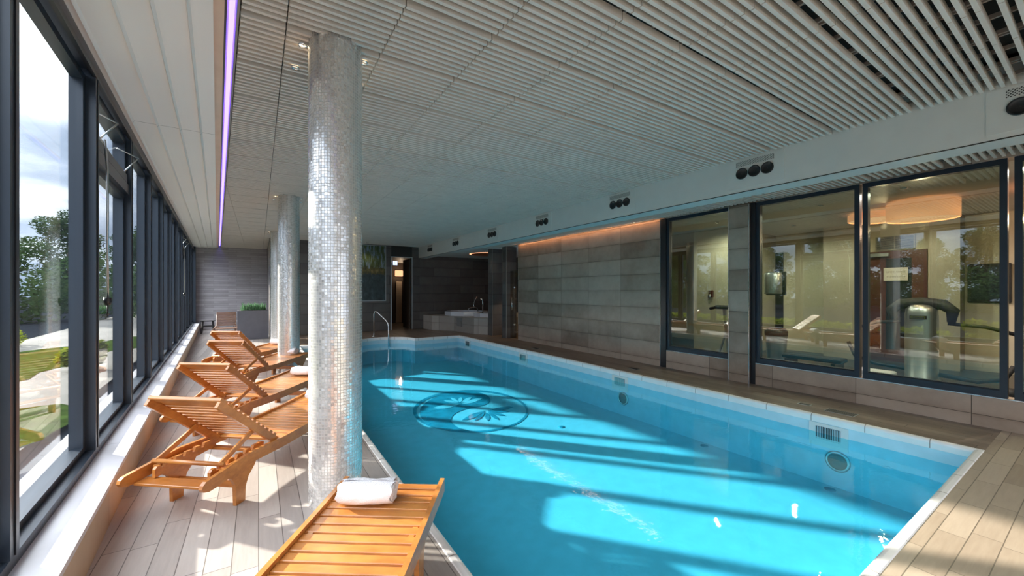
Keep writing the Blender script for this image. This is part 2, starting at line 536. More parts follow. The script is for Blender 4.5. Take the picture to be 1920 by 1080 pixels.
# left deck, wedge between window front and pool
f.add([(fx(-.6, YN), YN, 0), (XP0, YN, 0), (XP0, YF, 0), (fx(-.6, YF), YF, 0), (fx(-.6, YA), YA, 0), (.3, YA, 0), (.3, YF, 0)],
      [(0, 1, 2, 6, 3), (3, 6, 5, 4)])
struct(f.build('floor', 'floor'), 'pale grey wood-look tiles of the pool deck by the windows')
f = MB()
f.box(XP1, 6.78, YP0, 10.2, -.1, 0)
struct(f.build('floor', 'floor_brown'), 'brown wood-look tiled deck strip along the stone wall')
f = MB()
f.box(XP0, 6.78, YN, YP0, -.1, 0)
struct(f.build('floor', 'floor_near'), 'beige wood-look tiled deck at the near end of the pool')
# far deck with the cut-out for the rounded bay of the pool
BC, BR = (3.3, 12.1), .93
arc = []
a0 = math.asin((YP1 - BC[1]) / BR)
for k in range(25):
    a = pi - a0 - (pi - 2 * a0) * k / 24
    arc.append((BC[0] + BR * cos(a), BC[1] + BR * sin(a)))
f = MB()
pts = [(XP0, YP1)] + arc + [(XP1, YP1)]
v = [(p[0], p[1], 0) for p in pts] + [(p[0], YF + .0, 0) for p in pts]
n = len(pts)
f.add(v, [[i, i + 1, n + i + 1, n + i] for i in range(n - 1)])
f.box(XP1, 9.3, 10.2, YF, -.1, 0)
f.box(6.78, 9.3, 10.05, 10.2, -.1, 0)
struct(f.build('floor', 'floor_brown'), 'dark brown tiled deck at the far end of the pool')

# ------------------------------------------------------------------ pool basin, coping, water
CW = .06
def offs(o):
    """pool outline inset by o (counter clockwise)"""
    r = BR - o
    aa = math.asin((YP1 - o - BC[1]) / r)
    pts = [(XP0 + o, YP0 + o), (XP1 - o, YP0 + o), (XP1 - o, YP1 - o)]
    for k in range(25):
        a = aa + (pi - 2 * aa) * k / 24
        pts.append((BC[0] + r * cos(a), BC[1] + r * sin(a)))
    pts.append((XP0 + o, YP1 - o))
    return pts
ZW, ZB = -.20, -.80
b = MB()
inn = offs(CW)
n = len(inn)
v = [(p[0], p[1], -.02) for p in inn] + [(p[0], p[1], ZB) for p in inn]
b.add(v, [[i, (i + 1) % n, n + (i + 1) % n, n + i] for i in range(n)] + [list(range(n, 2 * n))])
basin = b.build('pool_basin', 'pool')
struct(basin, 'pale blue lined swimming pool basin')
w = MB()
w.add([(p[0], p[1], ZW) for p in offs(CW + .001)], [list(range(n))])
wo = w.build('pool_water', 'water')
tag(wo, 'clear turquoise water filling the long indoor pool', 'water', kind='stuff')
# coping: bull-nosed white stones with joints
c = MB()
prof = [(0, 0.0), (.006, .005), (.035, .005), (.05, .001), (.061, -.01), (.066, -.025), (.066, -.08), (CW - .004, -.085), (0, -.085)]
loops = []
for (o, z) in prof:
    loops.append([(p[0], p[1], z) for p in offs(o)])
for i in range(len(prof) - 1):
    v = loops[i] + loops[i + 1]
    c.add(v, [[k, (k + 1) % n, n + (k + 1) % n, n + k] for k in range(n)], 'coping', smooth=False)
# joints: thin dark lines just proud of the stone
def joint(ox, oy, dx, dy):
    pr = [(o, z + .0012) for (o, z) in prof[:7]]
    vv = []
    tx, ty = -dy, dx
    for (o, z) in pr:
        for s_ in (-.0035, .0035):
            vv.append((ox + dx * (o + (.0012 if o > .045 else 0)) + tx * s_, oy + dy * (o + (.0012 if o > .045 else 0)) + ty * s_, z))
    c.add(vv, [[2 * i, 2 * i + 1, 2 * i + 3, 2 * i + 2] for i in range(len(pr) - 1)], 'batten')
y = YP0 + .35
while y < YP1 - .1:
    joint(XP1, y, -1, 0); joint(XP0, y, 1, 0)
    y += .505
x = XP0 + .35
while x < XP1 - .1:
    joint(x, YP0, 0, 1)
    if x < BC[0] - BR or x > BC[0] + BR: joint(x, YP1, 0, -1)
    x += .505
for k in range(1, 6):
    a = pi * k / 6
    joint(BC[0] + BR * cos(a), BC[1] + BR * sin(a), -cos(a), -sin(a))
tag(c.build('pool_coping'), 'white bull-nosed stone edging running around the pool', 'pool edge')

# emblem on the pool floor (traced outline laid on the real floor)
CAMT = math.atan(475 / 736.)
def to_floor(px, py, z=ZB):
    a = (px - 960) / 736.; bb = (546 - py) / 736.
    k = (z - HC) / bb
    return ((sin(CAMT) + cos(CAMT) * a) * k, (cos(CAMT) - sin(CAMT) * a) * k, z)
def crop(pts, z):
    return [to_floor(740 + x / 5.333, 680 + y / 5.333, z) for (x, y) in pts]
def ell(cx, cy, rx, ry, n=48, a0=0, a1=2 * pi, rot=0):
    r = []
    for k in range(n + (0 if abs(a1 - a0 - 2 * pi) < 1e-6 else 1)):
        a = a0 + (a1 - a0) * k / n
        x_, y_ = rx * cos(a), ry * sin(a)
        r.append((cx + x_ * cos(rot) - y_ * sin(rot), cy + x_ * sin(rot) + y_ * cos(rot)))
    return r
def smoothpoly(pts, n=6):
    out = []
    m = len(pts)
    for i in range(m):
        p0, p1, p2, p3 = [Vector(pts[(i + k - 1) % m]) for k in range(4)]
        for j in range(n):
            t_ = j / n
            out.append(tuple(.5 * ((2 * p1) + (-p0 + p2) * t_ + (2 * p0 - 5 * p1 + 4 * p2 - p3) * t_ ** 2 + (-p0 + 3 * p1 - 3 * p2 + p3) * t_ ** 3)))
    return out
em = empty('pool_emblem', (3.45, 6.8, ZB))
tag(em, 'dark teal round lotus emblem set in the pool floor', 'floor emblem')
def emb(name, polys, z, mat, holes=None):
    mb = MB()
    for p in polys:
        vv = crop(p, z)
        mb.add(vv + [(q[0], q[1], q[2] - .004) for q in vv], [list(range(len(vv)))] + [[i, (i + 1) % len(vv), len(vv) + (i + 1) % len(vv), len(vv) + i] for i in range(len(vv))])
    o = mb.build(name, mat, em, origin=(0, 0, 0))
    o.location = (-3.45, -6.8, -ZB)
    return o
ring = MB()
oo = crop(ell(760, 486, 578, 214, 72), ZB + .006); ii = crop(ell(766, 486, 548, 196, 72), ZB + .006)
ring.add(oo + ii, [[k, (k + 1) % 72, 72 + (k + 1) % 72, 72 + k] for k in range(72)])
ro = ring.build('outer_ring', 'pool_dark', em); ro.location = (-3.45, -6.8, -ZB)
dark = [(250, 500), (265, 445), (330, 385), (430, 335), (560, 302), (700, 288), (830, 296), (920, 325), (958, 368), (930, 408), (840, 438), (720, 462), (620, 500), (572, 545), (575, 600), (640, 650), (745, 680), (640, 685), (480, 665), (350, 620), (275, 560)]
emb('dark_swirl', [smoothpoly(dark)], ZB + .007, 'pool_dark')
def petal(cx, cy, tx, ty, w):
    dx, dy = tx - cx, ty - cy
    L = math.hypot(dx, dy); nx, ny = -dy / L, dx / L
    pts = []
    for t_ in (0, .15, .35, .6, .82, 1): pts.append((cx + dx * t_ + nx * w * sin(pi * min(t_ * .95 + .02, 1)) , cy + dy * t_ + ny * w * sin(pi * min(t_ * .95 + .02, 1)) * .6))
    for t_ in (.82, .6, .35, .15): pts.append((cx + dx * t_ - nx * w * sin(pi * t_ * .95), cy + dy * t_ - ny * w * sin(pi * t_ * .95) * .6))
    return pts
lp = [petal(655, 412, 385, 455, 34), petal(640, 400, 495, 378, 16), petal(640, 392, 560, 350, 15), petal(650, 395, 665, 345, 22), petal(665, 400, 770, 345, 22), petal(668, 412, 878, 355, 26)]
emb('light_lotus', lp, ZB + .012, 'pool')
dp = [petal(905, 485, 675, 575, 34), petal(905, 492, 800, 582, 24), petal(920, 498, 935, 580, 26), petal(935, 495, 1045, 570, 22), petal(938, 490, 1110, 530, 20), petal(938, 486, 1160, 488, 16), petal(930, 480, 1185, 440, 26)]
emb('dark_lotus', dp, ZB + .008, 'pool_dark')

# pool fittings on the right-hand wall
xi = XP1 - CW
SK = [(1.88, 'large skimmer grille nearest the camera in the right pool wall'), (5.08, 'second skimmer grille along the right pool wall'),
      (8.28, 'third skimmer grille along the right pool wall'), (11.45, 'small farthest skimmer grille in the right pool wall')]
for (yy, lb) in SK:
    t = empty('pool_skimmer', (xi, yy, -.20))
    tag(t, lb, 'skimmer', 'skimmer grilles in the pool wall')
    m = MB()
    m.box(-.012, 0, -.19, .19, -.16, .11)
    m.build('face_plate', 'white', t)
    m = MB()
    m.box(-.016, -.012, -.12, .12, -.055, .075, 'black')
    for k in range(15):
        yk = -.115 + k * .0165
        m.box(-.022, -.014, yk, yk + .006, -.055, .075, 'brushed')
    m.build('grille', None, t)
for (yy, zz, r, lb) in [(1.79, -.49, .12, 'round underwater lamp below the nearest skimmer'), (5.0, -.49, .12, 'round underwater lamp below the second skimmer')]:
    t = empty('underwater_lamp', (xi, yy, zz)); tag(t, lb, 'pool lamp')
    rot = Matrix.Rotation(R(-90), 4, 'Y')
    m = MB(); m.lathe([(r, 0), (r, .012), (r * .8, .02), (r * .78, .012)], None, 28, mat=rot); m.build('rim', 'brushed', t)
    m = MB(); m.lathe([(r * .79, .008), (r * .4, .02), (.001, .024)], None, 28, mat=rot); m.build('lens', 'concrete', t)
for (p, lb) in [((1590, 895), 'small round floor inlet near the right wall under the first skimmer'), ((1053, 801), 'small round floor inlet just right of the lotus emblem'), ((1364, 820), 'small round floor inlet midway along the right wall')]:
    q = to_floor(*p, z=ZB)
    q = (min(q[0], xi - .12), q[1], q[2])
    m = MB(); m.lathe([(.055, 0), (.055, .006), (.03, .012), (.001, .012)], None, 18)
    o = m.build('floor_inlet', 'pool_dark'); o.location = q
    tag(o, lb, 'pool inlet', 'round inlets in the pool floor')
for (q, w_, h_, lb) in [((6.04, 1.87), .17, .30, 'larger dark drain grate in the deck beside the nearest skimmer'), ((6.08, 2.27), .09, .14, 'small dark drain cover behind the larger deck grate'),
                        ((6.1, 5.1), .12, .22, 'dark drain grate in the deck in front of the stone wall'), ((6.1, 8.3), .12, .22, 'farther dark drain grate in the deck by the stone wall')]:
    m = MB(); m.box(-w_ / 2, w_ / 2, -h_ / 2, h_ / 2, 0, .004, 'brushed')
    k = -h_ / 2 + .012
    while k < h_ / 2 - .012:
        m.box(-w_ / 2 + .01, w_ / 2 - .01, k, k + .009, .004, .006, 'black'); k += .015
    o = m.build('floor_drain'); o.location = (q[0], q[1], 0)
    tag(o, lb, 'floor drain', 'drains in the deck')

# pool handrail at the far end
h = empty('pool_handrail', (3.22, 13.45, 0))
tag(h, 'polished steel grab rail beside the rounded far end of the pool', 'handrail')
m = MB()
m.tube([(0, 0, 0), (0, 0, .74), (.015, -.03, .81), (.04, -.06, .83), (.08, -.1, .81), (.28, -.42, .55), (.32, -.5, .46), (.33, -.54, .35), (.33, -.55, .12), (.33, -.56, -.3)], .021, None, 12)
m.build('rail', 'steel', h)
m = MB(); m.lathe([(.001, .02), (.05, .02), (.055, .001)], None, 20); m.build('base_flange', 'steel', h)

# ------------------------------------------------------------------ ceiling
PX, PY = .6055, .635
c = MB()
def slats(x0fn, x1, y0, y1, zb, h, mslat='slat'):
    """transverse slats in panels: ten per module with a wider gap between modules"""
    j = math.floor((y0 - .44) / PY)
    while True:
        ys = .44 + j * PY
        if ys > y1: break
        for i in range(10):
            yy = ys + .03 + i * .0605
            if yy < y0 or yy + .024 > y1: continue
            xa = x0fn(yy)
            kx = math.floor((xa - .155) / PX) + 1
            a = xa
            while a < x1 - .001:
                bnd = min(.155 + kx * PX, x1)
                c.box(a + .004, bnd - .004, yy, yy + .025, zb, zb + h, mslat)
                a = bnd; kx += 1
        j += 1
slats(lambda y: fx(.115, y), 5.37, -2.0, YF - .0, ZC, .055)
c_far = c
# alcove part of the ceiling
slats(lambda y: fx(.115, y), .3, YF, YA, ZC, .055)
k = -1
while .155 + k * PX < 5.37:
    xj = .155 + k * PX
    yb0, yb1 = -2.0, (YF if xj > .25 else YA)
    if xj < -.1: yb0 = max(yb0, (xj - .115) / FM + .1)
    if yb1 > yb0:
        for dx in (-.022, .022, .30):
            if xj + dx < 5.34:
                c.box(xj + dx - .009, xj + dx + .009, yb0, yb1, ZC + .055, ZC + .085, 'batten')
    k += 1
struct(c.build('ceiling'), 'grid ceiling of close pale slats on cross battens')
m = MB()
m.prism([(fx(-.9, YN), YN), (5.5, YN), (5.5, YA), (fx(-.9, YA), YA)], ZC + .24, ZC + .3, None, 'z')
m.box(5.3, 12.2, YN, YF + 4.4, ZC + .24, ZC + .3)
struct(m.build('ceiling', 'plenum'), 'dark void above the slats')

# white boarded ceiling strip over the windows
c = MB()
o0, o1 = -.74, -.02
nb = 5
edges = [-.745, -.685, -.50, -.32, -.15, -.02]
for (ya, yb) in ((YN, 5.33), (5.335, 12.4), (12.405, YA)):
    def strip(oa, ob, za, zb_):
        c.add([(fx(oa, ya), ya, za), (fx(ob, ya), ya, zb_), (fx(ob, yb), yb, zb_), (fx(oa, yb), yb, za)], [(0, 1, 2, 3)], 'panel')
    for i in range(5):
        a, bb = edges[i], edges[i + 1]
        strip(a + .022, bb, 3.2, 3.2)
        strip(a, a + .008, 3.2, 3.175)
        strip(a + .008, a + .022, 3.175, 3.2)
    strip(-.02, -.019, 3.2, 3.42)
struct(c.build('ceiling'), 'white boarded ceiling strip over the windows')
# beige recess board, dark channel
c = MB()
def lstrip(mb, oa, za, ob, zb_, m_, y0=YN, y1=YA):
    mb.add([(fx(oa, y0), y0, za), (fx(ob, y0), y0, zb_), (fx(ob, y1), y1, zb_), (fx(oa, y1), y1, za)], [(0, 1, 2, 3)], m_)
lstrip(c, -.02, 3.225, .035, 3.225, 'beige')
lstrip(c, .035, 3.24, .035, 3.42, 'alu_dark')
lstrip(c, .035, 3.24, .048, 3.24, 'alu_dark')
lstrip(c, .048, 3.24, .05, 3.31, 'alu_dark')
lstrip(c, .05, 3.31, .108, 3.31, 'white')
lstrip(c, .098, 3.245, .112, 3.245, 'batten')
lstrip(c, .098, 3.245, .098, 3.31, 'batten')
lstrip(c, .112, 3.245, .112, 3.42, 'batten')
trim_n[0] += 1
struct(c.build('trim_%d' % trim_n[0]), 'beige and black channel holding the blue light strip')
led = MB()
lstrip(led, .060, 3.296, .090, 3.296, 'led_blue_hot', YN + .1, YA - .05)
lstrip(led, .060, 3.296, .060, 3.306, 'led_blue', YN + .1, YA - .05)
lstrip(led, .090, 3.296, .090, 3.306, 'led_blue', YN + .1, YA - .05)
tag(led.build('led_strip'), 'long glowing blue light strip in the ceiling channel by the windows', 'light strip')

# ------------------------------------------------------------------ beam with air nozzles, right soffit
BX, BZ = 5.37, 2.815
m = MB()
m.box(BX, BX + .35, YN, YF, BZ, ZC + .2)
m.box(BX - .002, BX + .02, YN, YF, BZ - .006, BZ, 'black')
struct(m.build('ceiling', 'beam'), 'long pale boxed beam above the pool edge')
names = ['nearest', 'second', 'third', 'fourth', 'fifth', 'sixth', 'seventh and farthest']
for i, yy in enumerate([.30, 2.555, 4.80, 7.07, 9.32, 11.68, 13.95]):
    t = empty('air_vent', (BX, yy, 3.05))
    tag(t, 'three black round air nozzles in the beam, %s group from the camera' % names[i], 'air vent', 'air nozzle groups on the long beam')
    m = MB(); m.box(-.006, 0, -.34, .34, -.19, .19); m.build('cover_plate', 'beam', t)
    m = MB(); m.box(-.009, -.005, -.23, .23, .098, .165); m.build('grille', 'perf', t)
    for k in range(3):
        m = MB()
        rot = Matrix.Translation((-.006, (k - 1) * .155, 0)) @ Matrix.Rotation(R(-90), 4, 'Y')
        m.lathe([(.072, 0), (.074, .012), (.068, .018), (.058, .010), (.045, -.004 + .006), (.001, .003)], None, 24, mat=rot)
        m.build('nozzle', 'black', t)
# slatted soffit over the right-hand deck
c = MB()
slz = 2.925
j = math.floor((YN - .44) / PY)
while .44 + j * PY < 11.4:
    for i in range(10):
        yy = .44 + j * PY + .03 + i * .0605
        if yy > -2.2:
            c.box(BX + .06, 6.63, yy, yy + .025, slz, slz + .05, 'slat')
    j += 1
for xx in (5.75, 6.1, 6.45): c.box(xx, xx + .02, -2.2, 11.5, slz + .05, slz + .08, 'batten')
struct(c.build('ceiling'), 'slatted soffit in front of the gym windows')
m = MB()
m.box(BX + .02, 6.9, YN, 11.4, slz + .1, slz + .14, 'plenum')
m.box(BX + .02, 9.2, 11.4, YF, slz, slz + .1, 'beam')
m.box(6.9, 9.2, 9.9, 11.4, slz, slz + .1, 'beam')
struct(m.build('ceiling'), 'soffit board above the slats and over the hot tub')

# ------------------------------------------------------------------ walls
m = MB()
m.box(.3, 4.28, YF, YF + .25, 0, ZC + .2)
m.box(4.28, 5.10, YF, YF + .25, 2.83, ZC + .2, 'plenum')
m.box(5.10, 9.2, YF, YF + .25, 0, ZC + .2)
struct(m.build('wall_far', 'tile_far'), 'dark large-format tiled wall behind the pool')
m = MB(); m.box(.3, .55, YF, YA, 0, ZC + .2); struct(m.build('wall_alcove', 'tile_side'), 'side wall of the alcove')
m = MB()
m.box(fx(-.9, YA), .55, YA, YA + .2, 0, ZC + .2)
struct(m.build('wall_back', 'slate'), 'grey wall of narrow stone strips at the end of the window side')
trim(MB().box(.288, .30, YF - .012, YF, 0, ZC), 'steel', 'steel corner strip on the dark wall')
m = MB()
m.box(6.73, 6.95, 4.975, 10.09, 0, 2.93)
struct(m.build('wall_right', 'tile_r'), 'right wall of large brown-grey stone tiles')
m = MB()
m.box(6.73, 6.95, YN, 4.975, 0, .335)
m.box(6.73, 6.95, YN, 4.975, 2.93, ZC + .2)
struct(m.build('wall_right', 'tile_r'), 'tiled plinth and head below and above the gym windows')
m = MB()
m.box(6.67, 6.95, 3.265, 3.585, 0, 2.92)
struct(m.build('wall_pier', 'tile_r'), 'stone-tiled pier between the gym windows')
for (x_, y_) in ((6.667, 3.26), (6.667, 3.588)):
    trim(MB().box(x_ - .004, x_ + .008, y_ - .006, y_ + .006, 0, 2.92), 'steel', 'thin steel corner strip on the tiled pier')
trim(MB().box(6.722, 6.732, 4.968, 4.98, 0, 2.92), 'steel', 'thin steel strip at the end of the stone wall')
trim(MB().box(6.725, 6.745, YN, 4.97, .335, .345), 'steel', 'pale metal line under the gym window frames')
# near end wall with its own windows behind the camera
m = MB()
m.box(-1.0, 6.95, YN - .2, YN, 0, .6); m.box(-1.0, 6.95, YN - .2, YN, 2.7, ZC + .2)
for xx in (-1.0, 1.4, 3.9, 6.7): m.box(xx, xx + .25, YN - .2, YN, .6, 2.7)
struct(m.build('wall_near', 'cream'), 'end wall behind the camera')
# spa corner walls
m = MB(); m.box(9.2, 9.4, 8.5, YF + .25, 0, ZC + .2); struct(m.build('wall_spa', 'tile_side'), 'dark wall behind the hot tub corner')
m = MB(); m.box(6.95, 9.2, 8.9, 9.05, 0, ZC + .2); struct(m.build('wall_shower', 'tile_far'), 'back wall of the shower')
P1 = MB().box(6.61, 7.03, 11.47, 11.75, 0, 2.925); struct(P1.build('wall_pillar', 'tile_side'), 'dark tiled pillar in front of the hot tub')
P2 = MB().box(6.61, 7.0, 10.58, 10.83, 0, 2.925); struct(P2.build('wall_pillar', 'tile_side'), 'dark tiled pillar beside the shower glass')
for (x_, y_) in ((6.606, 11.47), (6.606, 10.58)):
    trim(MB().box(x_, x_ + .012, y_ - .008, y_ + .004, 0, 2.92), 'brushed', 'steel corner strip on the dark pillar')
# warm light strip over the stone wall
m = MB(); m.box(6.655, 6.68, 5.0, 10.05, 2.945, 2.955)
tag(m.build('led_strip', 'led_warm'), 'warm orange light strip washing the top of the stone wall', 'light strip')
# shower glass screen
t = empty('shower_screen', (6.76, 10.33, 0)); tag(t, 'bronze tinted glass shower screen between dark pillar and stone wall', 'glass screen')
m = MB(); m.box(-.004, .004, -.22, .24, .02, 2.15); m.build('glass_pane', 'glass_door', t)
for zz in (.45, 1.62):
    m = MB(); m.box(-.02, .02, -.02, .03, zz - .025, zz + .025, bev=.004); m.build('hinge', 'steel', t)
m = MB(); m.tube([(-.03, .10, .9), (-.03, .10, 1.3)], .01); m.build('handle', 'steel', t)
t = empty('shower_lamp', (8.2, 10.0, 2.88)); tag(t, 'small warm ceiling lamp inside the shower', 'ceiling lamp')
m = MB(); m.lathe([(.06, 0), (.05, .02)], None, 16); m.build('trim_ring', 'steel', t)
m = MB(); m.disc((0, 0, .01), .05, None, 16); m.build('lens', 'lamp', t)
ld = bpy.data.lights.new('shower_lamp_light', 'SPOT'); ld.energy = 60; ld.color = (1, .65, .3); ld.spot_size = R(100); ld.shadow_soft_size = .05
lo = bpy.data.objects.new('shower_lamp_light', ld); COL.objects.link(lo); lo.parent = t; lo.location = (0, 0, -.03)

# corridor behind the doorway
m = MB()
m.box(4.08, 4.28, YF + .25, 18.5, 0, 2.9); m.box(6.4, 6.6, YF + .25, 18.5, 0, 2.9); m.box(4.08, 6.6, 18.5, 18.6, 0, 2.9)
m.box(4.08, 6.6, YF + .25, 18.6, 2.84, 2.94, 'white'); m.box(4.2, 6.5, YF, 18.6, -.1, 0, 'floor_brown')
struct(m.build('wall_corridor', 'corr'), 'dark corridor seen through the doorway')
trim(MB().box(4.265, 4.295, YF - .015, YF + .02, 0, 2.83).box(5.085, 5.115, YF - .015, YF + .02, 0, 2.83).box(4.265, 5.115, YF - .015, YF + .02, 2.81, 2.84), 'brushed', 'slim metal frame around the doorway')
m = MB(); m.box(5.42, 5.70, 18.44, 18.5, .02, 1.95, bev=.01)
struct(m.build('door_1', 'riser'), 'wooden door at the end of the corridor')
m = MB(); m.box(5.38, 5.74, 18.40, 18.49, 2.20, 2.48, bev=.02)
tag(m.build('wall_lamp', emis('corridor_lamp', (1, .50, .25), .9)), 'warm glowing wall lamp above the corridor door', 'wall lamp')
ld = bpy.data.lights.new('corridor_light', 'POINT'); ld.energy = 5; ld.color = (1, .75, .5); ld.shadow_soft_size = .04
lo = bpy.data.objects.new('corridor_light', ld); COL.objects.link(lo); lo.location = (5.56, 18.2, 2.34)
# open leaf of the doorway
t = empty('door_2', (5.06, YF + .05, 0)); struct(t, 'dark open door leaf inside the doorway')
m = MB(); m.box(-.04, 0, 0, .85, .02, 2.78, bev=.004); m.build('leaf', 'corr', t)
m = MB(); m.tube([(-.05, .75, 1.0), (-.09, .75, 1.0), (-.09, .65, 1.0)], .01); m.build('door_handle', 'steel', t)
# running-figure exit sign
t = empty('exit_sign', (4.40, YF - .09, 2.58)); tag(t, 'small lit blue and white exit sign at the top left of the doorway', 'exit sign')
m = MB(); m.box(-.09, .09, -.03, .03, -.085, .085, bev=.006); m.build('housing', 'white', t)
m = MB(); m.box(-.08, .08, -.034, -.03, -.075, .075); m.build('lit_face', 'exit', t)
m = MB()
m.lathe([(.001, .012), (.012, 0), (.001, -.012)], None, 10, (-.015, -.036, .045))
m.tube([(-.012, -.036, .03), (-.005, -.036, -.01)], .008); m.tube([(-.005, -.036, -.01), (.02, -.036, -.025), (.015, -.036, -.055)], .005)
m.tube([(-.005, -.036, -.01), (-.022, -.036, -.035), (-.042, -.036, -.038)], .005); m.tube([(-.012, -.036, .025), (.015, -.036, .01), (.03, -.036, .02)], .004)
m.build('running_figure', 'white', t)
# woodland picture
t = empty('wall_picture', (3.2, YF, 1.15)); tag(t, 'large woodland lake photograph panel on the dark far wall', 'picture')
m = MB(); m.box(-.75, .86, -.03, 0, 0, 2.06); m.build('photo_panel', 'mural', t)
m = MB()
for (a, b_, c0, c1) in ((-.765, .875, -.015, 0), (-.765, .875, 2.06, 2.075), (-.765, -.75, 0, 2.06), (.86, .875, 0, 2.06)): m.box(a, b_, -.04, 0, c0, c1)
m.build('frame', 'brushed', t)

# ------------------------------------------------------------------ window front
ZS, ZT = .28, 3.2
m = MB()
y0, y1 = YN, YA
m.add([(fx(-.555, y0), y0, -.02), (fx(-.555, y1), y1, -.02), (fx(-.555, y1), y1, ZS - .03), (fx(-.555, y0), y0, ZS - .03)], [(0, 1, 2, 3)], 'riser')
m.add([(fx(-.57, y0), y0, -.02), (fx(-.57, y1), y1, -.02), (fx(-.57, y1), y1, ZS - .03), (fx(-.57, y0), y0, ZS - .03)], [(3, 2, 1, 0)], 'riser')
m.add([(fx(-1.0, y0), y0, -.3), (fx(-1.0, y1), y1, -.3), (fx(-1.0, y1), y1, ZS - .04), (fx(-1.0, y0), y0, ZS - .04)], [(0, 1, 2, 3)], 'concrete')
struct(m.build('wall_left'), 'low timber-toned riser under the window sill')
m = MB()
def fbox(mb, oa, ob, ya, yb, za, zb_, mt=None):
    v = [(fx(oa, ya), ya, za), (fx(ob, ya), ya, za), (fx(ob, yb), yb, za), (fx(oa, yb), yb, za), (fx(oa, ya), ya, zb_), (fx(ob, ya), ya, zb_), (fx(ob, yb), yb, zb_), (fx(oa, yb), yb, zb_)]
    mb.add(v, [(0, 3, 2, 1), (4, 5, 6, 7), (0, 1, 5, 4), (1, 2, 6, 5), (2, 3, 7, 6), (3, 0, 4, 7)], mt)
    return mb
y = YN
while y < YA:
    yn = min(y + 2.0 if y > YN else 1.67 , YA) if y > YN else 2.37 - .0
    yn = min(yn, YA)
    fbox(m, -1.02, -.545, y + .002, yn - .002, ZS - .03, ZS)
    y = yn
struct(m.build('windowsill', 'sill'), None)
m.__init__()
o = bpy.data.objects['windowsill']; trim_n[0] += 1; o.name = 'trim_%d' % trim_n[0]; o['label'] = 'pale stone window sill along the whole window front'

MU0 = 2.71                     # room-side corner of the first mullion
BAY = 1.497
ends = [MU0 + BAY * k for k in range(-4, 11)]
trim(fbox(MB(), -.86, -.72, YN, YA, ZT - .07, ZT + .2), 'alu', 'dark header rail above the windows')
trim(fbox(MB(), -.74, -.715, YN, YA, ZT - .12, ZT - .075), 'alu_dark', 'black strip under the header rail')
trim(fbox(MB(), -.90, -.72, YN, YA, ZS, ZS + .05), 'alu', 'dark bottom rail of the windows')
for i, ye in enumerate(ends):
    mb = MB()
    fbox(mb, -.86, -.72, ye - .10, ye, ZS + .05, ZT - .07, 'alu')
    fbox(mb, -.721, -.715, ye - .055, ye - .05, ZS + .05, ZT - .07, 'alu_dark')
    trim(mb, 'alu', 'dark vertical mullion between the tall windows')
WN = 0
vents = (5, 11)
for i in range(len(ends)):
    ya = ends[i]; yb = (ends[i + 1] - .10) if i + 1 < len(ends) else YA - .35
    if yb - ya < .3: continue
    WN += 1
    t = empty('window_%d' % WN, (fx(-.80, ya), ya, 0))
    struct(t, 'tall window of the pool hall')
    ox, oy = t.location.x, t.location.y
    def loc(mb):
        for q in mb.v: q.x -= ox; q.y -= oy
        return mb
    ztop = ZT - .12
    sash = MB()
    zt_ = 2.50 if i in vents else ztop
    s0, s1, st = -.84, -.775, .06
    fbox(sash, s0, s1, ya, ya + st, ZS + .05, zt_); fbox(sash, s0, s1, yb - st, yb, ZS + .05, zt_)
    fbox(sash, s0, s1, ya + st, yb - st, ZS + .05, ZS + .05 + .04); fbox(sash, s0, s1, ya + st, yb - st, zt_ - .05, zt_)
    loc(sash).build('sash_frame', 'alu', t)
    gp = MB()
    fbox(gp, -.812, -.808, ya + st - .01, yb - st + .01, ZS + .08, zt_ - .04)
    loc(gp).build('pane', 'glass', t)
    if i in vents:
        tr = MB(); fbox(tr, -.87, -.735, ya, yb, 2.50, 2.60); loc(tr).build('transom', 'alu', t)
        vs_ = MB()
        v0, v1 = -.85, -.76
        fbox(vs_, v0, v1, ya + .01, ya + .08, 2.61, ztop); fbox(vs_, v0, v1, yb - .08, yb - .01, 2.61, ztop)
        fbox(vs_, v0, v1 + .02, ya + .08, yb - .08, 2.61, 2.69); fbox(vs_, v0, v1, ya + .08, yb - .08, ztop - .07, ztop)
        loc(vs_).build('vent_sash', 'alu', t)
        gp = MB(); fbox(gp, -.812, -.808, ya + .07, yb - .07, 2.67, ztop - .06); loc(gp).build('vent_pane', 'glass', t)
        for (yy, flip) in ((ya + .22, 1), (yb - .12, 1)):
            ar = MB()
            X = lambda o_, q: fx(o_, q)
            ar.tube([(X(-.77, yy), yy, 2.70), (X(-.66, yy), yy + .05, 2.88)], .007, None, 8)
            ar.tube([(X(-.66, yy), yy + .05, 2.88), (X(-.80, yy), yy - .05, 2.93)], .006, None, 8)
            loc(ar).build('stay_arm', 'brushed', t)
        rd = MB()
        yr = ya + .10
        rd.beam((X(-.76, yr), yr - .05, 2.73), (X(-.76, yb), yb - .03, 2.66), .02, .035)
        rd.tube([(X(-.72, yr), yr + .06, 2.70), (X(-.69, yr), yr + .0, 2.45), (X(-.69, yr), yr, 1.45)], .008, None, 8)
        loc(rd).build('operating_rod', 'brushed', t)
        cr = MB()
        cr.lathe([(.001, .03), (.022, .03), (.026, .0), (.016, -.03), (.001, -.03)], None, 14, (X(-.69, yr), yr, 1.42))
        cr.tube([(X(-.69, yr), yr, 1.40), (X(-.69, yr), yr, 1.30)], .005, None, 8)
        cr.tube([(X(-.69, yr), yr - .02, 1.32), (X(-.69, yr), yr + .02, 1.32)], .006, None, 8)
        loc(cr).build('crank_handle', 'black', t)
# end post of the window front at the alcove wall
trim(fbox(MB(), -.9, -.66, YA - .35, YA, ZS, ZT + .1), 'alu', 'dark end post where the windows meet the stone wall')

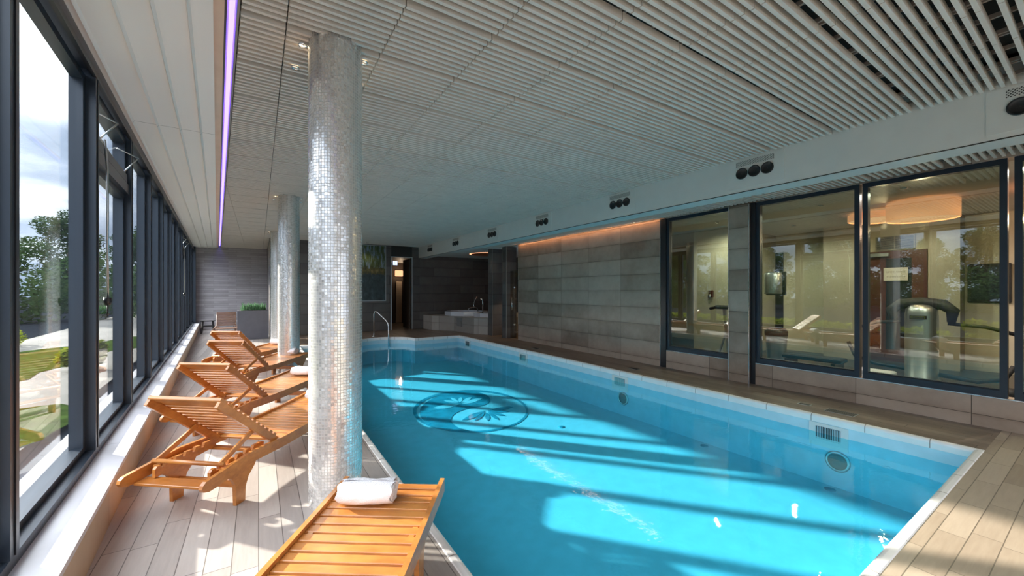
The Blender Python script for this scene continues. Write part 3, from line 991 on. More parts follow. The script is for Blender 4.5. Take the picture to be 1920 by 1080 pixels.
# ------------------------------------------------------------------ gym windows
def gym_window(nm, ya, yb, z0=.345, z1=2.93):
    global WN
    WN += 1
    t = empty('window_%d' % WN, (6.78, ya, 0)); struct(t, nm)
    fr = MB(); w_ = .055
    fr.box(-.03, .06, 0, w_, z0, z1); fr.box(-.03, .06, yb - ya - w_, yb - ya, z0, z1)
    fr.box(-.03, .06, w_, yb - ya - w_, z0, z0 + .075); fr.box(-.03, .06, w_, yb - ya - w_, z1 - .06, z1)
    fr.box(-.015, .05, w_, yb - ya - w_, z0 + .075, z0 + .09, 'alu_dark')
    fr.build('window_frame', 'alu', t)
    g = MB(); g.box(.0, .008, w_ - .01, yb - ya - w_ + .01, z0 + .08, z1 - .05); g.build('pane', 'glass_gym', t)
gym_window('gym window between the stone wall and the tiled pier', 3.585, 4.84)
gym_window('gym window just right of the tiled pier', 1.89, 3.19)
gym_window('wide gym window with the exercise machine behind', .655, 1.86)
gym_window('gym window at the right edge', -1.0, .61)
gym_window('gym window beside the camera', -3.3, -1.03)
trim(MB().box(6.72, 6.86, 4.84, 4.965, 0, 2.93), 'alu_dark', 'black reveal at the end of the stone wall')
trim(MB().box(6.72, 6.86, 3.19, 3.262, 0, 2.93), 'alu_dark', 'black reveal beside the tiled pier')

# gym room
GX = 11.4
m = MB(); m.box(6.95, GX + .2, YN, 8.9, -.1, 0); struct(m.build('floor', 'gym_floor'), 'dark gym floor')
m = MB(); m.box(6.95, GX + .2, YN, 8.9, 2.95, 3.05); struct(m.build('ceiling', 'slat'), 'gym ceiling')
m = MB(); m.box(GX, GX + .2, YN, 8.9, 0, 3.0); struct(m.build('wall_gym', 'cream'), 'cream back wall of the gym')
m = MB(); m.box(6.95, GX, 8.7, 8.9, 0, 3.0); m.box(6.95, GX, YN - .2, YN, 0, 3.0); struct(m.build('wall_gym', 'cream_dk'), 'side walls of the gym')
m = MB()
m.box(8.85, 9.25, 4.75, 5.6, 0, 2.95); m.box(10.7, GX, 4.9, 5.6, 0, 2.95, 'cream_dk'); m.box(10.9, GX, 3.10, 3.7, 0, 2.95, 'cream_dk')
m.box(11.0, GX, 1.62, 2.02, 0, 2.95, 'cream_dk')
struct(m.build('wall_gym', 'cream'), 'cream pillars inside the gym')
m = MB(); m.box(GX - .03, GX, 4.72, 4.9, 0, 2.5); struct(m.build('trim_99', 'black'), 'dark slot in the gym wall')
t = empty('door_3', (GX, 2.12, 0)); struct(t, 'red-brown gym door with a glass panel')
m = MB(); m.box(-.05, 0, 0, .22, 0, 2.36); m.box(-.05, 0, .62, .94, 0, 2.36); m.box(-.05, 0, .22, .62, 0, .25); m.box(-.05, 0, .22, .62, 2.2, 2.36); m.build('door_frame', 'mahogany', t)
m = MB(); m.box(-.02, -.01, .22, .62, .25, 2.2); m.build('glass_panel', 'alu_dark', t)
m = MB(); m.box(-.07, -.05, .10, .16, .95, 1.25, bev=.006); m.tube([(-.07, .13, 1.05), (-.12, .13, 1.05), (-.12, .22, 1.05)], .01); m.build('door_handle', 'steel', t)
m = MB(); m.box(-.16, -.05, .55, .85, 2.24, 2.32, bev=.01); m.build('door_closer', 'brushed', t)
# sign with two lines of faint lettering
t = empty('door_sign', (GX - .06, 2.58, 1.86)); tag(t, 'small pale rectangular notice on the gym door', 'sign')
m = MB(); m.box(-.012, 0, -.19, .19, -.14, .14, bev=.003); m.build('sign_board', 'paper', t)
m = MB()
random.seed(3)
for (zz) in (.05, -.05):
    yy = -.15
    while yy < .14:
        w_ = random.uniform(.012, .024)
        m.box(-.014, -.012, yy, yy + w_, zz - .018, zz + .018); yy += w_ + .008
fl_ = m.build('faint_lettering', plain('faded_letters', (.38, .33, .27), .6), t)
t = empty('wall_grille', (GX - .02, 2.6, 2.53)); tag(t, 'dark rectangular ventilation grille above the gym door', 'vent grille')
m = MB(); m.box(-.02, 0, -.31, .31, -.15, .15); m.build('surround', 'cream_dk', t)
m = MB()
for k in range(11):
    zz = -.125 + k * .024
    m.box(-.035, -.02, -.285, -.01, zz, zz + .012); m.box(-.035, -.02, .01, .285, zz, zz + .012)
m.build('louvres', 'alu', t)
t = empty('framed_picture', (GX - .02, 1.32, 1.65)); tag(t, 'dark framed picture on the gym back wall behind the machine', 'picture')
m = MB(); m.box(-.03, 0, -.26, .26, -.36, .36, bev=.008); m.build('frame', 'black', t)
m = MB(); m.box(-.034, -.03, -.21, .21, -.31, .31); m.build('print', 'alu', t)
# gym pendants
for (px_, py_, r, hh, lb) in [(8.9, 1.72, .42, .30, 'round orange drum lamp hanging in the gym behind the wide window'), (8.9, .35, .42, .32, 'second orange drum lamp, at the right end of the gym ceiling'), (9.6, 2.35, .5, .14, 'flat wide orange disc lamp left of the drum lamp in the gym')]:
    t = empty('drum_lamp', (px_, py_, 2.94 - hh)); tag(t, lb, 'ceiling lamp', 'orange drum lamps in the gym')
    m = MB(); m.lathe([(r * .97, 0), (r, .005), (r, hh - .02), (r * .97, hh - .02), (r * .97, 0)], None, 36); m.build('lampshade', 'drum', t)
    m = MB(); m.lathe([(.001, .02), (r * .96, .02)], None, 36); m.build('diffuser', emis('drum_diffuser_%d' % int(py_ * 10), (1, .50, .26), .8), t)
    m = MB(); m.lathe([(.06, hh - .02), (.06, hh + .01), (.001, hh + .01)], None, 16); m.build('ceiling_rose', 'white', t)
    ld = bpy.data.lights.new('drum_lamp_light', 'POINT'); ld.energy = 14; ld.color = (1, .7, .45); ld.shadow_soft_size = .04
    lo = bpy.data.objects.new('drum_lamp_light', ld); COL.objects.link(lo); lo.parent = t; lo.location = (0, 0, -.12)

def downlight(x, y, z, lb, e_=8, cone=110, col=(1, .82, .6), grp=None, r=.035, mat='lamp'):
    t = empty('downlight', (x, y, z)); tag(t, lb, 'ceiling light', grp)
    m = MB(); m.lathe([(r * 1.35, .004), (r * 1.3, -.004), (r, -.003), (r, .01)], None, 18); m.build('trim_ring', 'steel', t)
    m = MB(); m.disc((0, 0, .006), r, None, 18, flip=True); m.build('lens', mat, t)
    ld = bpy.data.lights.new('downlight_light', 'SPOT'); ld.energy = e_; ld.color = col; ld.spot_size = R(cone); ld.spot_blend = .6; ld.shadow_soft_size = .012
    lo = bpy.data.objects.new('downlight_light', ld); COL.objects.link(lo); lo.parent = t; lo.location = (0, 0, -.012)
    return t
gl = ['left gym window, over the pillar', 'gym just right of the tiled pier', 'gym near the slim window post', 'gym above the door grille', 'gym, far back above the door', 'gym at the right edge']
for (q, lb) in zip([(8.1, 4.6), (8.0, 2.75), (9.9, 3.9), (7.6, 1.65), (10.1, 2.4), (7.5, .45)], gl):
    downlight(q[0], q[1], 2.945, 'small ceiling spot seen through the ' + lb, 60, 165, (1, .92, .78), 'ceiling spots in the gym')

# ------------------------------------------------------------------ columns
for i, yy in enumerate((3.08, 8.36, 13.53)):
    rad = .178
    xx = .47
    t = empty('column', (xx, yy, 0))
    t['kind'] = 'structure'
    t['label'] = ['nearest round column clad in mirror mosaic', 'middle round column clad in mirror mosaic', 'farthest round column clad in mirror mosaic'][i]
    me = bpy.data.meshes.new('shaft')
    S_ = 64
    v = []; fc = []
    zs = [0, ZC + .06]
    for k in range(S_):
        a = 2 * pi * k / S_
        for z in zs: v.append((rad * cos(a), rad * sin(a), z))
    for k in range(S_):
        j = (k + 1) % S_
        fc.append([k * 2, j * 2, j * 2 + 1, k * 2 + 1])
    me.from_pydata(v, [], fc)
    uv = me.uv_layers.new(name='UVMap')
    for p in me.polygons:
        p.use_smooth = True
        k = p.index
        us = [k, k + 1, k + 1, k]; zz = [zs[0], zs[0], zs[1], zs[1]]
        for li, u_, z_ in zip(p.loop_indices, us, zz):
            uv.data[li].uv = (u_ / S_ * 2 * pi * rad, z_)
    me.materials.append(M['mosaic'])
    o = bpy.data.objects.new('shaft', me); COL.objects.link(o); o.parent = t
    which = ['nearest', 'middle', 'farthest'][i]
    for (dx, dy, wd) in ((-.18, .075, 'left'), (.18, .06, 'right'), (-.20, .42, 'rear left'), (.20, .40, 'rear right')):
        downlight(xx + dx * 1.15, yy + dy, ZC - .002, 'small warm ceiling spot %s of the %s mosaic column' % (wd, which), 3.5, 120, (1, .75, .45), 'warm spots around the columns', r=.022)
for (x_, y_, lb) in ((3.3, 14.75, 'ceiling spot in front of the woodland picture'),):
    downlight(x_, y_, ZC - .002, lb, 10)
for (x_, y_, lb) in ((6.85, 12.4, 'ceiling spot beside the hot tub pillar'), (6.3, 11.2, 'ceiling spot in front of the two dark pillars'), (7.2, 13.4, 'ceiling spot above the hot tub')):
    downlight(x_, y_, slz - .002, lb, 4)

# ------------------------------------------------------------------ hot tub corner
t = empty('hot_tub', (7.0, 13.6, 0)); tag(t, 'raised tiled hot tub with white acrylic basins in the dark far corner', 'hot tub')
def rel(p): return (p[0] - 7.0, p[1] - 13.6)
base = [rel(p) for p in [(5.56, 15.19), (5.62, 14.4), (6.18, 13.6), (6.30, 12.2), (6.62, 11.8), (9.15, 11.8), (9.15, 15.19)]]
m = MB(); m.prism(base, 0, .56, None, 'z'); m.build('tiled_surround', 'tub_tile', t)
m = MB(); m.box(-.05, .05, -.5, -.1, 0, 0.0001)
m = MB()
m.box(rel((6.18, 0))[0] - .006, rel((6.18, 0))[0] + .2, rel((0, 13.0))[1], rel((0, 13.35))[1], .22, .52)
m.build('access_panel', 'concrete', t)
def basin_(nm, cx, cy, rx, ry, z):
    n_ = 10
    ou = [(cx + rx * cos(2 * pi * (k + .5) / n_), cy + ry * sin(2 * pi * (k + .5) / n_)) for k in range(n_)]
    inr = [(cx + rx * .8 * cos(2 * pi * (k + .5) / n_), cy + ry * .8 * sin(2 * pi * (k + .5) / n_)) for k in range(n_)]
    mb = MB()
    rings_ = [(ou, z - .16), (ou, z - .01), ([(cx + (p[0] - cx) * .97, cy + (p[1] - cy) * .97) for p in ou], z), (inr, z), (inr, z - .15)]
    vv = [(p[0], p[1], zz) for (r_, zz) in rings_ for p in r_]
    mb.add(vv, [[r_ * n_ + k, r_ * n_ + (k + 1) % n_, (r_ + 1) * n_ + (k + 1) % n_, (r_ + 1) * n_ + k] for r_ in range(4) for k in range(n_)] + [[4 * n_ + k for k in range(n_)]])
    mb.build(nm, 'tub', t)
    mb = MB(); mb.add([(p[0], p[1], z - .06) for p in inr], [list(range(n_))]); mb.build('tub_water', 'water_tub', t)
basin_('tub_basin', rel((6.95, 0))[0], rel((0, 14.1))[1], .85, .95, .72)
basin_('tub_basin', rel((7.6, 0))[0], rel((0, 12.75))[1], .95, .8, .70)
m = MB()
p = lambda x, y, z: (*rel((x, y)), z)
m.tube([p(6.62, 13.35, .70), p(6.64, 13.35, .80), p(6.7, 13.35, .86), p(7.0, 13.5, .88), p(7.12, 13.55, .86), p(7.2, 13.6, .72)], .02, None, 10)
m.tube([p(6.95, 13.45, .86), p(6.93, 13.45, .98), p(7.0, 13.5, 1.15), p(7.1, 13.5, 1.28)], .02, None, 10)
m.build('grab_rail', 'steel', t)
m = MB()
m.tube([p(7.0, 12.85, .68), p(7.0, 12.85, 1.1), p(6.98, 12.85, 1.18), p(6.92, 12.85, 1.22)], .022, None, 10); m.build('grab_rail', 'steel', t)
# copper dish lamp in the soffit
t = empty('dish_lamp', (7.4, 13.2, slz - .036)); tag(t, 'round copper leaf ceiling dish glowing above the hot tub', 'ceiling lamp')
m = MB(); m.lathe([(.62, .028), (.60, .0), (.35, -.02), (.001, -.03)], None, 40); m.build('dish', 'copper', t)
m = MB(); m.lathe([(.70, .03), (.66, .02), (.64, .028)], None, 40); m.build('rim', emis('dish_glow', (1, .4, .2), 1.2), t)

# ------------------------------------------------------------------ loungers
LW = .305
def rail_top(u):
    pts = [(0, .30), (.15, .318), (.4, .345), (.75, .333), (1.1, .338), (1.5, .352), (1.93, .375)]
    for (a, za), (b_, zb_) in zip(pts, pts[1:]):
        if u <= b_:
            return za + (zb_ - za) * (u - a) / (b_ - a)
    return pts[-1][1]
def make_lounger(wood_, up=True):
    t = empty('sun_lounger')
    # side rails
    for s in (-1, 1):
        us = [i * .1 for i in range(1, 20)] + [1.93]
        top = [(u, rail_top(u)) for u in us]
        bot = [(u, rail_top(u) - .078) for u in us]
        poly = [(.0, .268), (.008, .288), (.03, .304)] + top + [(1.93, .30)] + bot[::-1][1:] + [(.05, .232), (.015, .245)]
        m = MB(); m.prism(poly, s * LW - (.026 if s > 0 else 0), s * LW + (.026 if s < 0 else 0), None, 'x')
        m.build('side_rail', wood_, t)
    # seat
    m = MB()
    u = .735
    while u < 1.9:
        z = rail_top(u + .025) - .012
        z2 = rail_top(min(u + .05, 1.93)) - .012
        tilt = math.atan2(rail_top(min(u + .05, 1.93)) - rail_top(u), .05)
        mt = Matrix.Translation((0, u, z - .01)) @ Matrix.Rotation(tilt, 4, 'X')
        m.box(-LW + .026, LW - .026, 0, .051, -.018, 0, None, mt, bev=.003)
        u += .0655
    m.build('seat', wood_, t)
    # backrest
    BW = .262
    hu, hz = .71, .335
    tu, tz = (.175, .775) if up else (.02, .36)
    d = Vector((0, tu - hu, tz - hz)); L = d.length; d.normalize()
    nrm = Vector((0, -d.z, d.y)) if d.y < 0 else Vector((0, d.z, -d.y))
    nrm = Vector((0, d.z, -d.y)); 
    if nrm.z < 0: nrm = -nrm
    mt = Matrix(((1, 0, 0, 0), (0, d.y, nrm.y, hu), (0, d.z, nrm.z, hz), (0, 0, 0, 1)))
    for s in (-1, 1):
        m = MB(); m.box(s * BW - .013, s * BW + .013, -.02, L, -.055, 0, None, mt, bev=.003)
        m.build('backrest_rail', wood_, t)
    m = MB()
    q = .03
    while q < L - .15:
        m.box(-BW - .008, BW + .008, q, q + .034, .0, .017, None, mt, bev=.003); q += .0545
    m.box(-BW - .012, BW + .012, L - .125, L - .07, 0, .017, None, mt, bev=.003)
    m.box(-BW - .012, BW + .012, L - .06, L + .006, -.01, .017, None, mt, bev=.004)
    m.build('backrest', wood_, t)
    # prop frame
    m = MB()
    if up:
        for s in (-1, 1):
            m.beam((s * (BW - .022), .50, .475), (s * (BW - .022), .195, .335), .018, .036, None, bev=.003)
        m.tube([(-BW - .005, .20, .338), (BW + .005, .20, .338)], .015, None, 10)
    m.build('prop_frame', wood_, t)
    # notched rails
    for s in (-1, 1):
        x_ = s * .205
        poly = [(.15, .245), (.15, .30), (.165, .315), (.185, .318)]
        for k in range(5):
            uu = .19 + k * .075
            zz = .318 + k * .004
            poly += [(uu, zz), (uu + .008, zz - .022), (uu + .026, zz - .022), (uu + .034, zz + .006), (uu + .07, zz + .004)]
        poly += [(.60, .34), (.625, .33), (.625, .29), (.60, .275)]
        m = MB(); m.prism(poly, x_ - .011, x_ + .011, None, 'x'); m.build('notched_rail', wood_, t)
    # head shelf and stretchers
    m = MB(); m.box(-.275, .275, .08, .18, .222, .240, None, bev=.003); m.build('stretcher', wood_, t)
    m = MB(); m.box(-.275, .275, .60, .65, .255, .275, None, bev=.003); m.build('stretcher', wood_, t)
    m = MB(); m.box(-.235, .235, .355, .375, .10, .155, None, bev=.003); m.build('stretcher', wood_, t)
    m = MB(); m.box(-.235, .235, 1.56, 1.58, .10, .155, None, bev=.003); m.build('stretcher', wood_, t)
    # legs: wide boards, flared at the top
    def leg(u0, s):
        x_ = s * .248
        prof_ = [(u0 - .04, 0), (u0 + .04, 0), (u0 + .045, .10), (u0 + .07, .16), (u0 + .13, .22), (u0 + .155, .27), (u0 + .155, rail_top(u0) - .03), (u0 - .155, rail_top(u0) - .03),
                 (u0 - .16, .245), (u0 - .12, .232), (u0 - .075, .20), (u0 - .045, .15)]
        m = MB(); m.prism(prof_, x_ - .013, x_ + .013, None, 'x'); m.build('leg', wood_, t)
    for u0 in (.35, 1.58):
        for s in (-1, 1): leg(u0, s)
    return t
proto = make_lounger('teak')
LG = 'orange-brown teak loungers along the windows'
spots = [((-.424, .806), 35.3, 'teak sun lounger in the foreground, its foot end with a rolled towel'),
         ((-.53, 3.275), 39.5, 'teak sun lounger with raised back just left of the nearest mosaic column'),
         ((-.56, 4.79), 38, 'teak sun lounger with raised back, second in the row of raised ones from the camera'),
         ((-.50, 6.86), 36, 'teak sun lounger with raised back beside the middle mosaic column, third of the raised ones'),
         ((-.60, 8.53), 36, 'teak sun lounger with raised back, fourth and farthest of the orange ones')]
L_OBJ = []
for i, ((x, y), az, lb) in enumerate(spots):
    o = proto if i == 0 else copy_tree(proto)
    o.location = (x, y, 0); o.rotation_euler = (0, 0, -R(az))
    tag(o, lb, 'sun lounger', LG)
    L_OBJ.append(o)
o = make_lounger('teak_dark')
o.location = (-.93, 16.75, 0); o.rotation_euler = (0, 0, -R(178))
tag(o, 'dark brown sun lounger facing the camera by the stone-strip wall', 'sun lounger')

# rolled towels
def towel(lo, u, v, az, lb, z=.36, sc=1.0):
    t = empty('rolled_towel')
    m = MB()
    L_ = .145 * sc
    rr = random.Random(int(u * 100) + int(az))
    seg, rings = 40, 13
    vv = []; ff = []
    for i in range(rings):
        x_ = -L_ + 2 * L_ * i / (rings - 1)
        e_ = abs(i - (rings - 1) / 2) / ((rings - 1) / 2)
        k = 1.0 - .10 * e_ ** 6 + rr.uniform(-.015, .015)
        for j in range(seg):
            a = 2 * pi * j / seg
            r_ = .068 * sc * k * (1 + .035 * sin(3 * a + i * .5) + .02 * sin(7 * a + i * 1.3))
            zz = r_ * sin(a) * .86
            if zz < -.047: zz = -.047 - (.0)
            vv.append((x_ + .006 * sin(5 * a + 1), r_ * cos(a) * 1.12, zz + .047))
    for i in range(rings - 1):
        for j in range(seg):
            j2 = (j + 1) % seg
            ff.append([i * seg + j, i * seg + j2, (i + 1) * seg + j2, (i + 1) * seg + j])
    m.add(vv, ff, None, True)
    m.build('towel_roll', 'towel', t)
    # spiral ends and the loose outer flap
    for sgn in (-1, 1):
        m = MB()
        pts = []
        for k in range(70):
            a = k / 70 * 2 * pi * 3.2
            r_ = .006 + .052 * k / 70
            pts.append((sgn * (L_ - .004), r_ * cos(a) * 1.08 * sc, (r_ * sin(a) * .84 + .047) * sc))
        m.tube(pts, .0075, None, 8)
        # the filled end behind the spiral
        m.disc((sgn * (L_ - .008), 0, .047), .05 * sc, None, 20, 'x', flip=(sgn < 0))
        m.build('rolled_end', 'towel', t)
    m = MB()
    fl = []
    for i in range(9):
        for j in range(8):
            a = -.5 + j * .30
            r_ = (.0735 + .004 * sin(i * 1.3 + j * .9)) * sc
            fl.append((-L_ * .98 + 2 * L_ * .98 * i / 8, r_ * cos(a) * 1.12, max(r_ * sin(a) * .86, -.046) + .047))
    fa = [[i * 8 + j, i * 8 + j + 1, (i + 1) * 8 + j + 1, (i + 1) * 8 + j] for i in range(8) for j in range(7)]
    m.add(fl, fa, None, True)
    m.build('outer_fold', 'towel', t)
    ang = lo.rotation_euler.z
    t.location = (lo.location.x + cos(ang) * v - sin(ang) * u, lo.location.y + sin(ang) * v + cos(ang) * u, z)
    t.rotation_euler = (0, 0, ang + R(az))
    tag(t, lb, 'towel', 'rolled white towels on the loungers')
    return t
towel(L_OBJ[0], 1.70, -.07, 3, 'white rolled towel on the foreground lounger', .356)
towel(L_OBJ[1], 1.72, .0, 0, 'white rolled towel half hidden behind the nearest mosaic column', .356)
towel(L_OBJ[2], 1.70, .04, 2, 'white rolled towel on the second raised lounger, left of the nearest column', .356)
towel(L_OBJ[3], 1.70, -.05, 0, 'white rolled towel on the third raised lounger by the middle column', .356)
towel(L_OBJ[4], 1.70, -.05, 0, 'white rolled towel on the fourth raised lounger at the foot of the farthest column', .356)

# ------------------------------------------------------------------ planter, stool
t = empty('potted_grass', (-.13, 14.62, 0)); tag(t, 'big dark grey square planter box filled with stiff green grass', 'planter')
m = MB()
m.box(-.42, .40, 0, .42, 0, .90, 'planter', bev=.008)
m.box(-.385, .365, .035, .385, .86, .903, 'soil')
m.build('planter_box', None, t)
m = MB()
rr = random.Random(5)
for k in range(190):
    x_, y_ = rr.uniform(-.33, .32), rr.uniform(.06, .34)
    hgt = rr.uniform(.16, .28); a = rr.uniform(0, pi); lean = rr.uniform(-.05, .05), rr.uniform(-.05, .05)
    w_ = .011
    cx_, sx_ = cos(a) * w_, sin(a) * w_
    z0 = .895
    m.add([(x_ - cx_, y_ - sx_, z0), (x_ + cx_, y_ + sx_, z0), (x_ + cx_ * .8 + lean[0] * .5, y_ + sx_ * .8 + lean[1] * .5, z0 + hgt * .6),
           (x_ - cx_ * .8 + lean[0] * .5, y_ - sx_ * .8 + lean[1] * .5, z0 + hgt * .6), (x_ + lean[0] * 1.2, y_ + lean[1] * 1.2, z0 + hgt)], [(0, 1, 2, 3), (3, 2, 4)])
fo = m.build('grass_blades', 'leaf_pot', t); fo['kind'] = 'stuff'
t = empty('stool', (-1.52, 17.6, 0)); tag(t, 'small black stool beside the dark lounger by the windows', 'stool')
m = MB(); m.box(-.20, .20, -.16, .16, .43, .46, bev=.006); m.build('seat', 'black', t)
for sx in (-1, 1):
    for sy in (-1, 1):
        m = MB(); m.beam((sx * .18, sy * .13, 0), (sx * .14, sy * .11, .43), .03, .03); m.build('leg', 'black', t)
m = MB(); m.box(-.16, .16, -.012, .012, .24, .28); m.build('crossbar', 'black', t)

# ------------------------------------------------------------------ gym equipment
t = empty('exercise_machine', (9.3, 1.8, 0)); tag(t, 'tall silver cylinder exercise machine with black padded top in the gym', 'exercise machine')
m = MB(); m.lathe([(.23, 0), (.24, .03), (.20, .06), (.20, 1.1), (.19, 1.2), (.14, 1.27), (.001, 1.29)], None, 32); m.build('cylinder_body', 'brushed', t)
m = MB(); m.box(-.216, -.20, -.10, .10, 1.04, 1.10, 'black', bev=.003)
m.box(-.219, -.216, -.085, .085, 1.05, 1.09, 'leaf_hedge')
yy = -.075
rr = random.Random(2)
while yy < .07:
    w_ = rr.uniform(.006, .012); m.box(-.2215, -.219, yy, yy + w_, 1.058, 1.082, 'black'); yy += w_ + .006
m.build('name_badge', None, t)
m = MB()
m.tube([(-.02, .34, 1.02), (-.03, .36, 1.18), (0, .25, 1.28), (0, 0, 1.31), (0, -.25, 1.28), (-.03, -.36, 1.18), (-.02, -.34, 1.0)], [.05, .08, .09, .09, .09, .08, .05], None, 14); m.build('padded_top', 'rubber', t)
m = MB()
m.tube([(0, -.30, .98), (0, -.7, .95), (.05, -1.0, .85)], .028, None, 10); m.tube([(0, .25, .98), (0, .55, .95), (.05, .8, .85)], .028, None, 10)
m.build('upper_arms', 'rubber', t)
m = MB()
m.tube([(0, -.2, .14), (.05, -.6, .10), (.1, -.85, .16), (.1, -.95, .38)], .035, None, 10); m.tube([(0, .2, .18), (.05, .6, .2), (.1, .9, .3), (.1, 1.0, .55)], .03, None, 10)
m.build('lower_arms', 'rubber', t)
t = empty('exercise_machine', (8.6, .15, 0)); tag(t, 'dark gym machine with upright post at the right edge of the gym windows', 'exercise machine')
m = MB(); m.box(-.3, .3, -.4, .4, 0, .12, bev=.02); m.build('base', 'rubber', t)
m = MB(); m.beam((0, .1, .1), (0, -.1, 1.6), .09, .12); m.build('post', 'black', t)
m = MB(); m.tube([(0, -.1, 1.3), (-.1, .2, 1.25), (-.1, .35, 1.0)], .03); m.build('handle', 'steel', t)
m = MB(); m.box(-.2, .2, -.2, .2, .45, .55, bev=.03); m.build('seat', 'rubber', t)
t = empty('dumbbell', (8.6, 1.15, .09)); tag(t, 'white and black dumbbell bar lying on the gym floor right of the silver machine', 'dumbbell')
m = MB(); m.tube([(0, -.25, 0), (0, .38, .02)], .045, None, 14); m.build('handle', 'tub', t)
for yk in (-.34,):
    m = MB(); m.lathe([(.001, -.07), (.09, -.07), (.09, .07), (.001, .07)], None, 8, mat=Matrix.Translation((0, yk, 0)) @ Matrix.Rotation(R(90), 4, 'X')); m.build('weight_disc', 'rubber', t)
t = empty('folded_towel', (8.75, 2.25, 0)); tag(t, 'pile of pale folded towels on the gym floor left of the silver machine', 'towels')
m = MB(); m.box(-.16, .16, -.26, .26, 0, .09, bev=.02); m.build('lower_towel', 'towel', t)
m = MB(); m.box(-.15, .15, -.24, .24, .095, .17, bev=.02); m.build('upper_towel', 'towel', t)
t = empty('waste_bin', (8.67, 3.72, 0)); tag(t, 'tapered grey waste bin on the gym floor under the towel dispenser', 'bin')
m = MB(); m.lathe([(.14, 0), (.19, .6), (.19, .66), (.175, .66), (.13, .02), (.001, .02)], None, 24); m.build('bin_body', 'brushed', t)
m = MB(); m.lathe([(.196, .62), (.2, .70), (.15, .76), (.001, .77)], None, 24); m.build('lid', 'black', t)
t = empty('towel_dispenser', (8.86, 3.86, 1.44)); tag(t, 'curved grey paper towel dispenser on a slim stand in the gym', 'dispenser')
m = MB(); m.lathe([(.001, 0), (.15, 0), (.16, .02), (.16, .40), (.14, .44), (.001, .44)], None, 24); m.build('curved_cover', 'brushed', t)
m = MB(); m.box(.10, .16, -.18, .18, -.02, .46, bev=.01); m.build('back_plate', 'black', t)
m = MB(); m.beam((.14, 0, -1.47), (.14, 0, 0), .05, .05); m.build('stand', 'black', t)
t = empty('weight_bench', (8.4, 3.0, 0)); tag(t, 'low dark weight bench on the gym floor left of the slim window post', 'bench')
m = MB(); m.box(-.15, .15, -.45, .45, .26, .34, bev=.02); m.build('pad', 'rubber', t)
for yk in (-.35, .35):
    m = MB(); m.box(-.2, .2, yk - .03, yk + .03, 0, .26); m.build('leg', 'black', t)
m = MB(); m.tube([(-.1, .5, .1), (-.1, 1.0, .12)], .02); m.build('bar', 'steel', t)
t = empty('exercise_bike', (8.3, 4.55, 0)); tag(t, 'dark exercise bike partly hidden by the tiled pier', 'exercise bike')
m = MB(); m.box(-.11, .11, -.18, .18, 1.12, 1.2, bev=.03); m.tube([(0, .15, 1.16), (0, .32, 1.12)], .03); m.build('saddle', 'rubber', t)
m = MB(); m.beam((0, -.1, .1), (0, 0, 1.12), .05, .06); m.beam((0, .35, .02), (0, -.45, .06), .06, .06); m.beam((0, .15, .05), (0, -.1, .85), .03, .03); m.build('bike_frame', 'brushed', t)
m = MB(); m.lathe([(.001, -.03), (.2, -.03), (.2, .03), (.001, .03)], None, 24, mat=Matrix.Translation((0, -.3, .28)) @ Matrix.Rotation(R(90), 4, 'Y')); m.build('flywheel', 'rubber', t)
t = empty('wall_phone', (8.83, 5.15, 1.36)); tag(t, 'small dark red wall phone on the gym pillar behind the left gym window', 'phone')
m = MB(); m.box(-.04, .02, -.05, .05, 0, .16, bev=.01); m.build('phone_body', 'mahogany', t)
m = MB(); m.box(-.06, -.04, -.02, .02, .01, .07, bev=.008); m.build('handset', 'white', t)

# ------------------------------------------------------------------ outside
m = MB()
m.add([(-4.0 + FM * YN, YN - 10, -.12), (-.95, YN - 10, -.12), (fx(-.95, YA + 30), YA + 30, -.12), (-9.0, YA + 30, -.12)], [(0, 1, 2, 3)])
struct(m.build('ground', 'paving'), 'pale terrace paving outside the windows')
m = MB()
m.add([(-90, -60, -.16), (fx(-.97, -60), -60, -.16), (fx(-.97, YA), YA, -.16), (-90, YA, -.16), (60, YA + .4, -.16), (60, 160, -.16), (-90, 160, -.16), (fx(-.97, YA), YA + .4, -.16), (-90, YA + .4, -.16)],
      [(0, 1, 2, 3), (8, 7, 4, 5, 6), (3, 2, 7, 8)])
struct(m.build('ground', 'asphalt'), 'dark ground beyond the terrace')
gr = MB()
rr = random.Random(9)
for (cx_, cy_, rx_, ry_) in [(-2.6, 7.0, .7, 1.3), (-2.3, 4.6, .5, .8), (-4.6, 13, 1.2, 4), (-3.4, 17, .8, 2.5)]:
    gr.add([(cx_ + rx_ * cos(2 * pi * k / 20) * rr.uniform(.8, 1.15), cy_ + ry_ * sin(2 * pi * k / 20) * rr.uniform(.85, 1.1), -.112) for k in range(20)], [list(range(20))])
struct(gr.build('ground', 'grass'), 'grass patches on the terrace')

